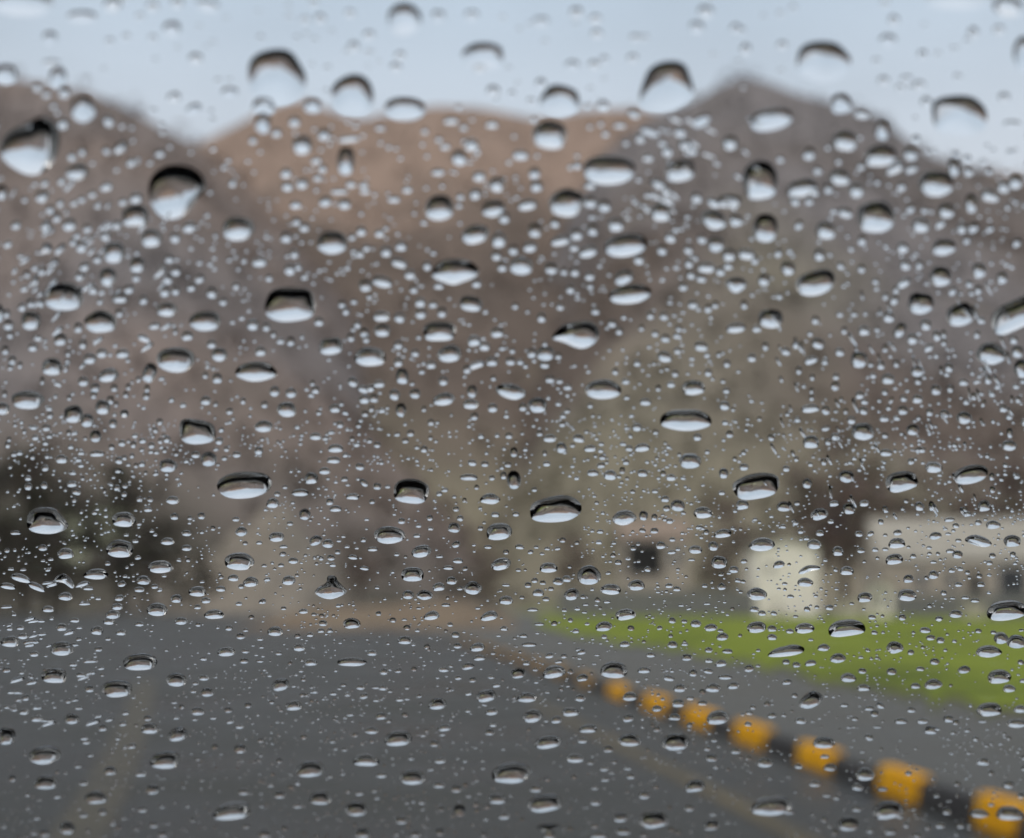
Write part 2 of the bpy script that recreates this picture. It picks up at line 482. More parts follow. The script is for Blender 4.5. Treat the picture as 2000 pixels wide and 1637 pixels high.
# ---------------------------------------------------------------- trees
M_trunk = noise_mat('dark_bark', [(.035, .028, .022), (.07, .058, .045)], 3, bump=.4)
M_bark2 = noise_mat('brown_bark', [(.09, .07, .06), (.14, .11, .095)], 3, bump=.4)
def make_tree(kind, seed, label, group):
    r = random.Random(seed)
    root = empty('tree', (0, 0, 0))
    tag(root, label, 'tree', group)
    H = {'dark': 13.0, 'bare': 11.0, 'bush': 4.0}[kind]
    vs = []; fs = []
    lean = Vector((r.uniform(-.3, .3), r.uniform(-.3, .3), 0))
    top = Vector((0, 0, H * .82)) + lean
    pts = [Vector((0, 0, 0)), Vector((0, 0, H * .3)) + lean * .3, Vector((0, 0, H * .6)) + lean * .7, top]
    rr = [H * .022, H * .016, H * .010, H * .003]
    for i in range(3): tube(vs, fs, pts[i], pts[i + 1], rr[i], rr[i + 1])
    tips = []
    for k in range(26 if kind != 'bush' else 14):
        w = r.uniform(.22 if kind != 'bush' else .05, .95)
        p = Vector((0, 0, H * .82 * w)) + lean * w
        a = r.uniform(0, 6.28)
        if kind == 'dark': L = H * (.30 * (1.05 - w) + .08); up = r.uniform(-.1, .35)
        else: L = H * r.uniform(.18, .34); up = r.uniform(.3, 1.1)
        q = p + Vector((math.cos(a), math.sin(a), up)).normalized() * L
        tube(vs, fs, p, q, H * .005 * (1.2 - w * .7), H * .0015, 5)
        tips.append((p, q))
        if kind == 'bare':
            for _ in range(3):
                s = p.lerp(q, r.uniform(.3, .9))
                e2 = s + Vector((r.uniform(-1, 1), r.uniform(-1, 1), r.uniform(.1, 1))).normalized() * L * .5
                tube(vs, fs, s, e2, H * .002, H * .0008, 4)
                tips.append((s, e2))
    mesh_obj('trunk', vs, fs, M_bark2 if kind == 'bare' else M_trunk, root)
    cv = []; cf = []; cc = []
    base = {'dark': [(.040, .037, .029), (.062, .055, .043), (.084, .074, .055)], 'bare': [(.11, .082, .072), (.16, .125, .105), (.19, .15, .12)],
            'bush': [(.07, .08, .03), (.13, .13, .05), (.17, .11, .05)]}[kind]
    per = {'dark': 70, 'bare': 22, 'bush': 70}[kind]
    for p, q in tips:
        tone = r.choice(base)
        for _ in range(per):
            w = r.uniform(.25, 1.08)
            c = p.lerp(q, w) + Vector((r.gauss(0, 1), r.gauss(0, 1), r.gauss(0, .8))) * H * .028
            s = H * (.016 if kind != 'bare' else .013)
            i = len(cv)
            cv += [c, c + Vector((r.gauss(0, s), r.gauss(0, s), r.gauss(0, s))), c + Vector((r.gauss(0, s), r.gauss(0, s), r.gauss(0, s)))]
            cf.append((i, i + 1, i + 2))
            t = tuple(x * r.uniform(.75, 1.3) for x in tone)
            cc += [t] * 3
    o = mesh_obj('crown', cv, cf, attr_mat('foliage_' + kind, 'leaf'), root)
    ca = o.data.color_attributes.new('leaf', 'FLOAT_COLOR', 'POINT')
    ca.data.foreach_set('color', np.array([(*c, 1) for c in cc], np.float32).ravel())
    return root
def copy_tree(o):
    c = o.copy(); C.objects.link(c)
    for ch in list(o.children):
        d = ch.copy(); C.objects.link(d); d.parent = c
    return c
protos = {('dark', 0): make_tree('dark', 1, 'x', 'dark trees by the road end'), ('dark', 1): make_tree('dark', 7, 'x', 'dark trees by the road end'),
          ('bare', 0): make_tree('bare', 3, 'x', 'bare trees behind the buildings'), ('bare', 1): make_tree('bare', 12, 'x', 'bare trees behind the buildings'),
          ('bush', 0): make_tree('bush', 5, 'x', 'shrubs beyond the lawn')}
used = set()
tree_spots = [  # px, row of the top, distance, kind, label
    (-40, 880, 120, ('dark', 0), 'dark tree cut by the left edge of the view'),
    (45, 850, 135, ('dark', 1), 'tall dark tree, second from the left edge'),
    (118, 905, 150, ('dark', 0), 'dark tree left of the pale green gap'),
    (235, 890, 150, ('dark', 1), 'dark tree right of the pale green gap'),
    (10, 985, 100, ('dark', 1), 'shorter dark tree in front of the taller ones at the left edge'),
    (95, 1020, 105, ('dark', 0), 'short dark tree below the pale green gap, on its left'),
    (290, 985, 140, ('dark', 0), 'dark tree at the right end of the left evergreen clump'),
    (385, 1060, 130, ('dark', 1), 'small dark tree standing alone before the pale earth bank'),
    (1590, 900, 150, ('bare', 0), 'bare brown tree rising behind the white building'),
    (1650, 850, 160, ('bare', 1), 'tallest bare tree between the white building and the long building'),
    (1700, 905, 150, ('bare', 0), 'bare tree at the left end of the long grey roof'),
    (1425, 985, 155, ('bare', 1), 'bare tree left of the white building'),
    (1120, 1040, 165, ('bare', 0), 'bare tree left of the beige house'),
    (960, 1085, 170, ('bare', 1), 'slight bare tree above the far end of the kerb'),
    (700, 1060, 175, ('bare', 0), 'bare tree above the brown earth verge'),
    (1850, 930, 150, ('bare', 1), 'bare tree behind the long grey roof'),
    (1965, 900, 150, ('bare', 0), 'bare tree behind the right end of the long roof'),
    (850, 1195, 66, ('bush', 0), 'rust brown shrub on the verge at the far end of the kerb'),
    (1520, 1192, 92, ('bush', 0), 'dark green shrub at the foot of the white building'),
]
for px, top, dist, kd, label in tree_spots:
    dist *= S
    src = protos[kd]
    o = src if kd not in used else copy_tree(src)
    used.add(kd)
    b = at(px, HZ, dist); t = at(px, top, dist)
    H = {'dark': 13.0, 'bare': 11.0, 'bush': 4.0}[kd[0]]
    s = t.z / (H * .88) if kd[0] != 'bush' else .45
    o.location = (b.x, dist, 0); o.scale = (s * 1.15, s * 1.15, s)
    o.rotation_euler = (0, 0, (px * 1.7) % 6.28)
    o['label'] = label

# ---------------------------------------------------------------- buildings beyond the lawn
M_white = noise_mat('white_render', [(.80, .73, .62), (.87, .82, .73)], .5, bump=.1)
M_beige = noise_mat('beige_render', [(.36, .31, .25), (.43, .375, .30)], .6, bump=.1)
M_greyroof = noise_mat('wet_grey_roof', [(.27, .25, .215), (.36, .335, .285)], .5, rough=.7, bump=.2)
M_brownroof = noise_mat('brown_tiles', [(.20, .155, .125), (.27, .21, .165)], 1.2, bump=.3)
M_glass = noise_mat('dark_window', [(.03, .032, .036), (.05, .052, .056)], 1.0, rough=.15, spec=.5)
M_wood = noise_mat('dark_wood', [(.012, .011, .011), (.022, .02, .018)], 2.0, rough=.7)
M_stone = noise_mat('grey_stone', [(.125, .122, .12), (.19, .185, .18), (.15, .145, .14)], .9, bump=.5)
M_frame = noise_mat('pale_frame', [(.55, .54, .52), (.6, .59, .57)], 1.0)
M_pale = noise_mat('pale_stone', [(.40, .36, .29), (.48, .44, .36)], 1.0, bump=.4)

def building(name, label, cat, px0, px1, eave, ridge, dist, depth, wall_m, roof_m, openings, gable_front=False):
    dist *= S
    a, b = at(px0, HZ, dist), at(px1, HZ, dist)
    root = empty(name, ((a.x + b.x) / 2, dist, 0)); tag(root, label, cat)
    W = (b.x - a.x) / 2
    ez = at(px0, eave, dist).z; rz = at(px0, ridge, dist).z
    bm = bmesh.new()
    if gable_front:
        prof = [(-W, 0), (W, 0), (W, ez), (0, rz - .12), (-W, ez)]
        f = [bm.verts.new((x, 0, z)) for x, z in prof]; g = [bm.verts.new((x, depth, z)) for x, z in prof]
    else:
        prof = [(0, 0), (depth, 0), (depth, ez), (depth / 2, rz - .12), (0, ez)]
        f = [bm.verts.new((-W, y, z)) for y, z in prof]; g = [bm.verts.new((W, y, z)) for y, z in prof]
    bm.faces.new(f); bm.faces.new(g[::-1])
    for i in range(5):
        j = (i + 1) % 5; bm.faces.new((f[i], g[i], g[j], f[j]))
    bm_obj('wall', bm, wall_m, root)
    # two roof slabs with overhang
    bm = bmesh.new(); ov = .35; th = .14
    half = W if gable_front else depth / 2
    sl = (rz - ez) / half
    for sgn in (-1, 1):
        lo = (half + ov, ez - ov * sl); hi = (0.0, rz)
        def P(u, z, e):
            if gable_front: return (sgn * u, e, z)
            return (e, depth / 2 + sgn * u, z)
        e0, e1 = ((-ov, depth + ov) if gable_front else (-W - ov, W + ov))
        q = [P(*lo, e0), P(*hi, e0), P(*hi, e1), P(*lo, e1)]
        lower = [bm.verts.new(v) for v in q]; upper = [bm.verts.new((v[0], v[1], v[2] + th)) for v in q]
        bm.faces.new(lower); bm.faces.new(upper[::-1])
        for i in range(4):
            j = (i + 1) % 4; bm.faces.new((lower[i], lower[j], upper[j], upper[i]))
    bm_obj('roof', bm, roof_m, root)
    for nm, x0, x1, y0, y1 in openings:                        # pixel boxes on the front wall
        p0, p1 = at(x0, y1, dist), at(x1, y0, dist)
        lx0, lx1 = p0.x - root.location.x, p1.x - root.location.x
        z0, z1 = max(.02, p0.z), p1.z
        m = M_glass if nm == 'window' else M_wood
        d = box_obj(nm, (lx0, -.05, z0), (lx1, .10, z1), m, root)
        bm = bmesh.new(); t = .12
        add_box(bm, (lx0 - t, -.10, z0 - t), (lx0 - .002, .04, z1 + t)); add_box(bm, (lx1 + .002, -.10, z0 - t), (lx1 + t, .04, z1 + t))
        add_box(bm, (lx0, -.10, z1 + .002), (lx1, .04, z1 + t)); add_box(bm, (lx0, -.10, z0 - t), (lx1, .04, z0 - .002))
        f = bm_obj('frame', bm, M_frame if nm == 'window' else M_stone, d)
        if nm == 'door':
            h = box_obj('handle', (lx1 - .25, -.12, z0 + .95), (lx1 - .1, -.051, z0 + 1.0), M_frame, d)
    return root
building('white_building', 'white rendered building with a low gable beyond the green lawn', 'building', 1478, 1600, 1068, 1052, 112, 9, M_white, M_greyroof,
         [('window', 1500, 1508, 1100, 1118)], True)
building('long_building', 'long beige building under a pale grey roof at the right', 'building', 1722, 2120, 1090, 1010, 120, 12, M_beige, M_greyroof,
         [('window', 1950, 2004, 1108, 1162), ('window', 1790, 1808, 1118, 1146), ('window', 1850, 1868, 1118, 1146), ('door', 1895, 1915, 1120, 1186), ('window', 2040, 2066, 1112, 1150)])
building('beige_house', 'small beige house with a wide black garage opening', 'house', 1215, 1345, 1050, 1012, 125, 8, M_beige, M_brownroof,
         [('garage_door', 1226, 1293, 1062, 1122), ('window', 1312, 1330, 1075, 1100)])
building('white_shed', 'little white shed in front of the long beige building', 'shed', 1706, 1742, 1146, 1138, 104, 2.5, M_white, M_greyroof,
         [('door', 1716, 1724, 1155, 1190)], True)

def wall_thing(name, label, cat, px0, px1, top, dist, m, thick=.5):
    dist *= S
    a, b = at(px0, HZ, dist), at(px1, HZ, dist)
    z = at(px0, top, dist).z
    root = empty(name, ((a.x + b.x) / 2, dist, 0)); tag(root, label, cat)
    W = (b.x - a.x) / 2
    bm = bmesh.new(); n = max(2, int(W * 2 / 3))
    r = random.Random(px0)
    for i in range(n):
        x0 = -W + 2 * W * i / n; x1 = -W + 2 * W * (i + 1) / n
        add_box(bm, (x0 + .004, 0, 0), (x1 - .004, thick, z - .16 + r.uniform(-.03, .03)))
    bm_obj('masonry', bm, m, root)
    box_obj('coping', (-W - .06, -.07, z - .12), (W + .06, thick + .07, z), M_stone, root, .03)
    return root
wall_thing('stone_wall', 'long low grey stone wall along the far side of the lawn', 'wall', 1090, 1476, 1152, 108, M_stone)
wall_thing('yard_wall', 'low grey wall in front of the long beige building', 'wall', 1746, 2120, 1160, 104, M_stone)
def pillar(px, top, dist, label, w):
    dist *= S
    b = at(px, HZ, dist); z = at(px, top, dist).z
    root = empty('gate_pillar', (b.x, dist, 0)); tag(root, label, 'pillar', 'pale gate pillars')
    box_obj('shaft', (-w, -w, 0), (w, w, z - .25), M_pale, root, .05)
    box_obj('cap', (-w - .12, -w - .12, z - .248), (w + .12, w + .12, z), M_pale, root, .06)
pillar(1658, 1172, 98, 'broad pale stone gate pillar right of the white building', 1.1)
pillar(1900, 1176, 98, 'broad pale stone gate pillar before the long beige building', .95)

#==CAR==
# ---------------------------------------------------------------- the car round the camera
car = empty('car', (0, .4, 0))
tag(car, 'dark car seen from inside, its rain covered windscreen filling the view', 'car')
def loc(v): return Vector(v) - Vector((0, .4, 0))
m, t, b = mat('windscreen_glass')
for n in list(t.nodes):
    if n.type == 'BSDF_PRINCIPLED': t.nodes.remove(n)
gl = t.nodes.new('ShaderNodeBsdfGlass'); gl.inputs['IOR'].default_value = 1.45; gl.inputs['Roughness'].default_value = 0
gl.inputs['Color'].default_value = (.995, .993, .987, 1)
t.links.new(gl.outputs[0], t.nodes['Material Output'].inputs[0]); M_screen = m
M_paint = noise_mat('black_car_paint', [(.008, .008, .009), (.012, .012, .013)], 4, rough=.25, spec=.5)
M_dash = noise_mat('dark_dashboard', [(.012, .012, .012), (.02, .02, .02)], 60, rough=.8, bump=.2, spec=.2)
M_lining = noise_mat('grey_lining', [(.10, .10, .095), (.13, .13, .12)], 80, rough=.95)
P0 = pane(CX, CY)
def on_pane(u, v, h=0.0): return P0 + Vector((u, 0, 0)) + V_DOWN * v + nrm * h    # u to the right, v down the slope
V_TOP, V_BOT, HALF, THK = -.30, .86, .74, .0045
bm = bmesh.new()
lo = [bm.verts.new(loc(on_pane(u, v, -THK))) for u, v in ((-HALF * .86, V_TOP), (HALF * .86, V_TOP), (HALF, V_BOT), (-HALF, V_BOT))]
hi = [bm.verts.new(loc(on_pane(u, v, 0))) for u, v in ((-HALF * .86, V_TOP), (HALF * .86, V_TOP), (HALF, V_BOT), (-HALF, V_BOT))]
bm.faces.new(lo[::-1]); bm.faces.new(hi)
for i in range(4):
    j = (i + 1) % 4; bm.faces.new((lo[i], lo[j], hi[j], hi[i]))
bm_obj('windscreen', bm, M_screen, car)
def slab(name, quad, th, m):                                    # quad of world points, thickened downwards
    bm = bmesh.new()
    up = [bm.verts.new(loc(q)) for q in quad]; dn = [bm.verts.new(loc(Vector(q) - Vector((0, 0, th)))) for q in quad]
    k = len(quad)
    bm.faces.new(up); bm.faces.new(dn[::-1])
    for i in range(k): bm.faces.new((up[i], up[(i + 1) % k], dn[(i + 1) % k], dn[i]))
    bmesh.ops.bevel(bm, geom=bm.edges[:], offset=th * .25, segments=2, affect='EDGES')
    return bm_obj(name, bm, m, car)
cb = on_pane(0, V_BOT)
# bonnet: a crowned sheet running forward from the foot of the glass
vs = []; fs = []
nu, nv = 17, 12
for i in range(nu):
    u = -0.80 + 1.6 * i / (nu - 1)
    for j in range(nv):
        w = j / (nv - 1)
        z = cb.z - .02 - .17 * w ** 1.6 - .10 * abs(u / .8) ** 2.5
        vs.append(loc((u, cb.y + .03 + 1.05 * w, z)))
for i in range(nu - 1):
    for j in range(nv - 1):
        k = i * nv + j; fs.append((k, k + nv, k + nv + 1, k + 1))
bon = mesh_obj('bonnet', vs, fs, M_paint, car, smooth=True)
sm = bon.modifiers.new('thickness', 'SOLIDIFY'); sm.thickness = .02
# dashboard under the glass
vs = []; fs = []
for i in range(nu):
    u = -0.72 + 1.44 * i / (nu - 1)
    for j, (y, z) in enumerate(((cb.y - .01, cb.z - .035), (cb.y - .2, cb.z + .0), (cb.y - .42, cb.z + .01), (cb.y - .55, cb.z - .04), (cb.y - .6, cb.z - .15), (cb.y - .57, cb.z - .45))):
        vs.append(loc((u, y, z + (.02 * math.sin(u * 4) if j in (1, 2) else 0))))
for i in range(nu - 1):
    for j in range(5):
        k = i * 6 + j; fs.append((k, k + 6, k + 7, k + 1))
mesh_obj('dashboard', vs, fs, M_dash, car, smooth=True)
ct = on_pane(0, V_TOP)
slab('roof_lining', [(-.66, ct.y + .0, ct.z + .03), (.66, ct.y + .0, ct.z + .03), (.62, ct.y - 1.5, ct.z + .05), (-.62, ct.y - 1.5, ct.z + .05)], .03, M_lining)
for s in (-1, 1):
    bm = bmesh.new()
    a0, a1 = on_pane(s * (HALF * .86 + .035), V_TOP), on_pane(s * (HALF + .035), V_BOT)
    vv = []; ff = []
    tube(vv, ff, loc(a0), loc(a1), .032, .038, 10)
    mesh_obj('windscreen_pillar', vv, ff, M_lining, car, smooth=True)

#==DROPS==
# ---------------------------------------------------------------- raindrops on the windscreen
# each tile: origin in the photo, zoom, then drops as centre x, y, width, height [, tilt]
TILES = [
((0, 0), 3.992, """170 20 480 220;640 130 230 90;1340 240 130 90;1620 45 180 90 -15;390 310 110 80;400 490 140 50;1190 55 90 50;1790 730 130 60;40 580 190 160;450 620 130 120;500 730 90 70;650 850 190 210;290 690 70 50;845 955 80 70 30;940 1155 130 60 45;600 1340 170 130 10;560 1230 70 50 30;640 1190 60 50;830 1180 60 50 40;1510 860 120 60 25;10 1510 90 90;350 1435 70 40 40;330 1540 110 70 30;480 1420 70 40 35;470 1590 60 40 40;830 1465 100 50 15;720 1520 70 40 20;640 1560 60 40 20;580 1590 70 30 20;1060 1555 100 60 10;960 1580 70 40 20"""),
((500, 0), 3.992, """160 600 455 430;755 740 330 320;1155 150 260 250;1770 440 330 220;1160 850 310 180;60 830 170 140;55 980 120 120;440 840 130 90;360 1130 150 155;700 1280 130 170;530 1060 100 70;725 1085 170 50 5;160 1045 80 50;300 960 90 60;1585 1245 120 90;1420 1350 100 40;1740 1385 100 60;1880 1450 120 90;1710 1525 90 60;1475 1150 80 35;1520 950 120 40;970 1005 80 30;1430 1620 225 200;1850 1625 180 130 15;235 1360 90 60 15;245 1465 90 50;360 1440 100 60 10;480 1395 70 40;540 1580 100 60 15;310 1605 90 50;690 1600 100 60;1075 1560 100 40;1180 1485 80 40;840 1450 80 40;740 1445 80 40;850 1500 80 30;650 1495 140 40;470 1260 90 40 10;1840 980 100 40;880 280 90 50;1420 140 100 70;760 370 80 60;1090 530 90 50;1850 715 100 60;1680 130 110 60;1740 540 80 40;730 110 80 40;450 25 70 40;500 150 80 50"""),
((1000, 0), 3.992, """375 785 300 250;295 1050 270 230;755 1325 410 225;1310 1330 240 165 15;425 1580 270 225;1160 1655 160 150;1935 1405 270 310;2020 935 320 170 12;1700 1125 120 90 -20;710 830 90 60 -10;950 895 100 50 -30;1075 1030 150 60 -20;1310 1040 100 60 -25;1475 960 90 110 -60;1350 1140 110 60 -25;1405 1185 80 40 -20;1210 1190 90 60 -25;1145 1440 150 70 -30;1205 1495 90 50 -25;1690 1570 180 105;1570 1590 120 50 -25;1440 1550 90 60 -20;840 985 100 30;1000 1090 80 50;1060 1240 90 40;175 1360 90 70;190 1460 90 70;610 1585 100 70;720 1615 100 70;120 1600 150 80 10;610 1455 90 40;225 180 130 60;500 105 100 60;650 155 90 50;1440 225 110 70;640 510 90 50;470 520 110 60;940 460 80 50;660 270 90 50;960 300 90 40"""),
((1500, 0), 3.992, """430 480 430 310;1490 900 430 320;1480 -10 520 170;935 330 130 80;2000 420 170 280;570 810 160 160;600 1095 190 170;730 900 120 50 -10;890 1035 100 110;875 1215 250 165 12;560 1385 160 120;265 1465 240 130 15;360 1510 80 40;690 1495 120 90 -20;1110 1210 110 80 -30;1450 1320 90 110;1560 1350 80 50;1310 1430 270 200;1730 1525 150 100 -10;1930 1430 110 90 -30;1585 1600 100 110;840 1690 290 250;320 1210 90 80 -30;1040 1465 70 60 -45;210 1575 80 50 -40;320 1575 70 50;470 1480 70 60;1020 1290 70 60 -50;990 1340 60 110 -65;1120 1330 60 80 -60;900 635 90 50;1180 670 90 50;1600 260 80 60;1800 240 90 50;110 360 80 50;980 165 80 60;1840 765 90 50;1900 965 140 50;1205 430 70 50;1080 620 90 40"""),
((0, 400), 3.992, """1055 85 210 170;1855 185 240 190;1180 260 160 145;890 370 165 165;1070 480 115 90 -10;840 575 130 110;495 715 310 225;240 900 150 150;785 910 255 180;540 165 110 70 10;635 335 90 70;365 345 80 60;440 105 70 60;125 165 80 50 20;360 180 80 50 20;680 190 70 50 20;910 165 80 50 20;820 250 80 50 20;1365 265 80 60 30;390 45 70 50 35;60 315 70 40 20;600 245 60 40 30;760 430 70 50 25;660 490 80 50 20;620 565 70 50 45;210 548 50 45 30;325 525 60 50 20;275 605 60 40 35;425 460 80 40 40;470 350 110 40 45;1320 430 70 50 25;1270 510 70 50 20;1370 525 80 55;1308 590 80 55 10;1060 575 60 50 30;1005 665 80 50 20;935 735 115 60;725 672 75 50;1285 685 80 65;1370 675 70 55;1490 650 70 50 25;1555 583 80 50 35;1650 695 85 65 10;1840 640 60 45 30;1740 762 65 45;1120 750 70 50 45;780 760 50 35 45;240 775 60 50;320 775 50 50;1300 815 165 110;1600 905 235 160;930 850 60 50 20;50 855 60 50;65 945 80 60 40;610 965 70 60;1205 950 90 40 10;1460 1030 90 55;1365 992 40 40;1120 1055 50 80 65;470 1060 100 70;255 1118 75 50;295 1050 40 55 70;75 1020 50 50 40;40 1140 60 55;645 1095 60 55;795 1165 85 55;700 1210 100 60;95 1220 65 55;80 1272 45 40;155 1255 40 45;530 1165 45 40;405 1260 155 140;1370 1205 300 200;845 1330 165 100 15;1650 1095 75 50;1710 1180 125 80;1165 1325 110 115 -20;1080 1365 40 40;650 1385 85 55;740 1435 75 55;890 1435 55 45;1000 1425 40 40;980 1485 45 40;1145 1440 45 45;1140 1497 55 45;215 1520 260 145;860 1530 55 50;905 1560 35 35;730 1490 50 45;800 1590 115 85 -15;1605 1535 80 55;1680 1557 40 30;1895 1535 45 40;20 1600 110 70;572 1628 150 145;35 1480 40 40;330 1380 35 45;450 1410 30 50 70;540 1510 35 35;510 1280 45 50;1600 1335 45 40;995 1215 35 35 30;1790 1615 55 40;970 1635 70 45"""),
((500, 400), 3.992, """595 295 235 180;1710 230 225 145 15;235 262 90 65;265 515 90 65;375 185 80 50;820 215 80 55;965 230 80 45;300 390 70 55;1015 375 90 60;810 390 70 45;1115 455 135 70 -15;1935 110 80 70;985 600 160 85 -15;855 638 105 70;1200 552 90 55;1425 640 80 35;1875 405 80 55;1920 490 75 60;1335 485 70 50;1720 620 75 50;1230 665 65 50;1675 770 175 120 -10;980 870 140 75;985 990 125 75;1120 888 90 60;1280 770 85 55;1285 857 90 60;1450 845 75 60;1430 985 255 160;845 1005 75 60;740 1040 60 50;860 1055 55 45;490 918 75 50;790 940 60 45;670 780 60 45;700 835 60 50 20;585 1100 185 140 10;890 1185 235 150;270 1072 60 55;80 960 60 50;135 1015 45 40;1110 1100 75 50;1240 1162 65 45;1110 1235 75 55;1510 1160 185 130 8;1880 1005 105 60;1780 1112 90 50;1840 1230 90 55;1645 1290 65 50;1365 1255 80 45;35 1150 90 55;0 1300 320 155;1140 1350 100 95;145 1463 80 60;465 1450 60 45;1080 1490 90 60 -15;1240 1480 85 60;1460 1380 75 55;1465 1515 170 100 10;1685 1465 80 75;1675 1565 125 55;1845 1592 80 50;920 1515 70 50;615 1595 90 50;755 1390 80 50 -35;835 1445 90 40 -20;960 1405 90 40;890 1440 70 40 20;1130 1610 85 80;240 1595 150 115;900 1595 45 40;1310 1597 40 35;440 1395 40 35;1720 1270 45 110 -70;1985 1225 80 50;1985 1455 230 120 -12"""),
((1000, 400), 3.992, """1570 115 205 150 -20;1745 130 110 75 -10;180 210 105 85;380 280 160 75 15;505 240 100 70;630 205 85 70;810 165 130 80;335 150 75 55;140 338 110 60 5;10 360 80 60;595 365 150 90 20;885 315 330 180 8;990 432 85 65;870 565 150 110 25;305 505 105 65 -10;490 530 70 55;605 565 80 50;405 525 60 45;455 665 70 55;920 695 320 155 8;610 640 55 40;1235 265 90 60 -15;1170 360 80 60 -20;1375 355 75 55 -10;1590 320 125 85;1690 400 105 75;1830 385 145 85 -5;1895 440 60 50 -30;1515 490 140 80;1625 525 80 55;1480 275 80 55 -25;1395 555 70 50 -20;1475 580 80 50 -15;1965 595 90 75;1380 465 70 50 -20;1810 785 55 55;1530 815 65 55 -15;1585 785 55 45 -15;1335 645 70 50;1410 785 80 50;1745 960 155 75 8;2015 885 195 150;230 888 70 55;650 835 65 45;375 800 60 45;780 932 70 45;835 992 60 40;1080 868 60 50;1185 875 70 50;1010 965 45 40;1115 1010 55 40;1300 970 50 40;1475 1113 110 55 -8;1190 1195 120 60 -12;1290 1145 60 40;1870 1200 75 45;1270 1322 55 40;1530 1315 60 45;1675 1245 55 45;1975 1110 50 50;360 1185 55 40;255 1253 75 45;105 1262 45 30;370 1380 60 30;710 1440 285 155;200 1560 145 120;85 1585 65 45;805 1305 50 40;1415 1425 180 120;1040 1545 90 40;430 1612 50 30;610 1570 45 30;1140 1435 45 40"""),
((1500, 400), 3.992, """-20 180 195 225;450 200 155 140 -15;240 165 60 60 -30;1190 160 140 115;1390 60 130 85;1110 40 60 60 -40;600 70 120 60 -15;1370 330 190 130 10;735 285 70 65 -20;1050 345 90 65;1510 195 75 65 -30;1600 190 70 70 -50;1730 195 50 55 -50;1345 165 50 70 -55;1550 285 50 50 -40;1940 305 60 60 -40;400 400 80 75;80 385 60 55 -35;155 505 105 85;370 605 315 200 18;1070 478 90 60;1180 475 60 50 -20;730 505 60 50 -30;1345 555 175 160 5;1645 525 105 90;1825 580 85 75 -10;1190 765 205 175;1640 670 60 55 -20;1440 685 50 60 -50;1060 625 60 90 -55;985 750 65 60 -30;915 720 50 45 -20;1000 670 50 45 -30;940 885 95 60;1500 855 220 175 18;370 905 60 50 -15;595 985 50 45 -15;750 990 95 55 5;1030 990 80 90 -35;1125 1055 90 60;1230 945 85 65 -10;1315 1030 65 60;1370 1015 45 50;1370 1078 45 45;1630 1018 50 50 -20;1735 1160 235 170;1915 1060 65 50;1945 1155 95 70;390 1090 100 60 -20;215 1100 55 45;140 1150 75 45 -10;335 1225 60 80 -70;240 1298 50 45;710 1220 130 95;915 1125 45 50 -15;1255 1125 50 65 -55;880 1258 65 50;1000 1245 50 45;1165 1308 100 60;1410 1278 65 55;1350 1295 30 50;935 1367 105 60;1170 1380 55 45;345 1350 40 40;530 1345 55 40;525 1420 65 55 -20;1310 1452 80 60;1420 1440 55 45;1525 1390 75 40;1715 1370 60 55;1980 1290 125 115;715 1492 70 45 10;340 1455 35 35;340 1510 40 40;570 1522 30 30;1165 1522 85 50;330 1590 140 60 8;1050 1610 85 50;745 1612 70 45 -15;960 1530 35 45 -30;1605 1500 45 45;1680 1555 35 45 -20;1950 1525 50 40;1835 1595 70 45;605 1615 40 35;1375 1640 75 50;1260 1625 55 45;1900 1520 30 45;1630 1390 25 50 -75;450 1610 70 50 -35"""),
((0, 800), 3.992, """390 50 55 40;360 148 70 40;190 175 35 30;535 185 40 35;355 265 50 30;745 205 95 95;755 345 120 45;880 115 65 50;870 298 50 35;970 40 65 40;1040 278 50 40;1180 285 55 35;1220 337 45 25;1105 317 40 25;1250 250 40 35;1278 205 30 25;1210 165 40 40 40;1245 100 50 40 30;1525 358 70 40;1845 357 65 35;1765 312 45 30 -20;480 388 100 65;1310 435 145 105;60 280 45 40;70 237 35 30;255 375 40 35 -20;80 450 35 30 -40;1060 440 40 30;970 380 45 30;1135 497 30 25;645 540 35 25;740 507 28 22;220 607 65 40 -10;345 597 60 40 -20;595 648 75 35 -15;510 630 30 22;815 640 32 28;968 665 50 30;975 600 45 30;1170 705 50 30 -15;1345 708 100 62;580 710 40 35 -20;60 642 30 22;465 552 30 25 -20;965 858 185 115;120 962 85 32;935 1085 215 140;570 978 35 22;635 802 30 25 -20;510 1125 130 80;500 1040 40 25 -30;1305 1030 105 55;1455 965 75 45;1455 1080 80 45;1570 835 60 40;1360 840 65 40;1480 850 40 25;1840 860 60 25;1660 925 40 40;1250 1230 205 90;1865 1185 240 130;750 1285 195 80;510 1460 115 60;950 1360 70 45 10;1085 1405 85 40;1205 1380 60 35;930 1470 80 45 10;1375 1475 90 65;1540 1420 140 75;1720 1400 80 40;1820 1315 85 50;1955 1345 120 80;1605 1490 75 45;1225 1560 165 100;1670 1600 155 70;880 1600 120 65;915 1540 90 45;375 1558 95 45;85 1245 55 22;180 1250 55 20;335 1180 40 18;395 1170 50 20;60 1380 130 40 -10;160 1320 170 45 -18;280 1385 160 40 -25;50 1540 95 22 5;1540 1540 60 35;1880 1380 45 35;1575 1343 45 22;1040 1298 28 22;765 1475 50 22;110 1600 40 22;990 1232 30 22;1280 1298 40 20;1055 1028 55 25;985 980 45 20;1300 505 35 25"""),
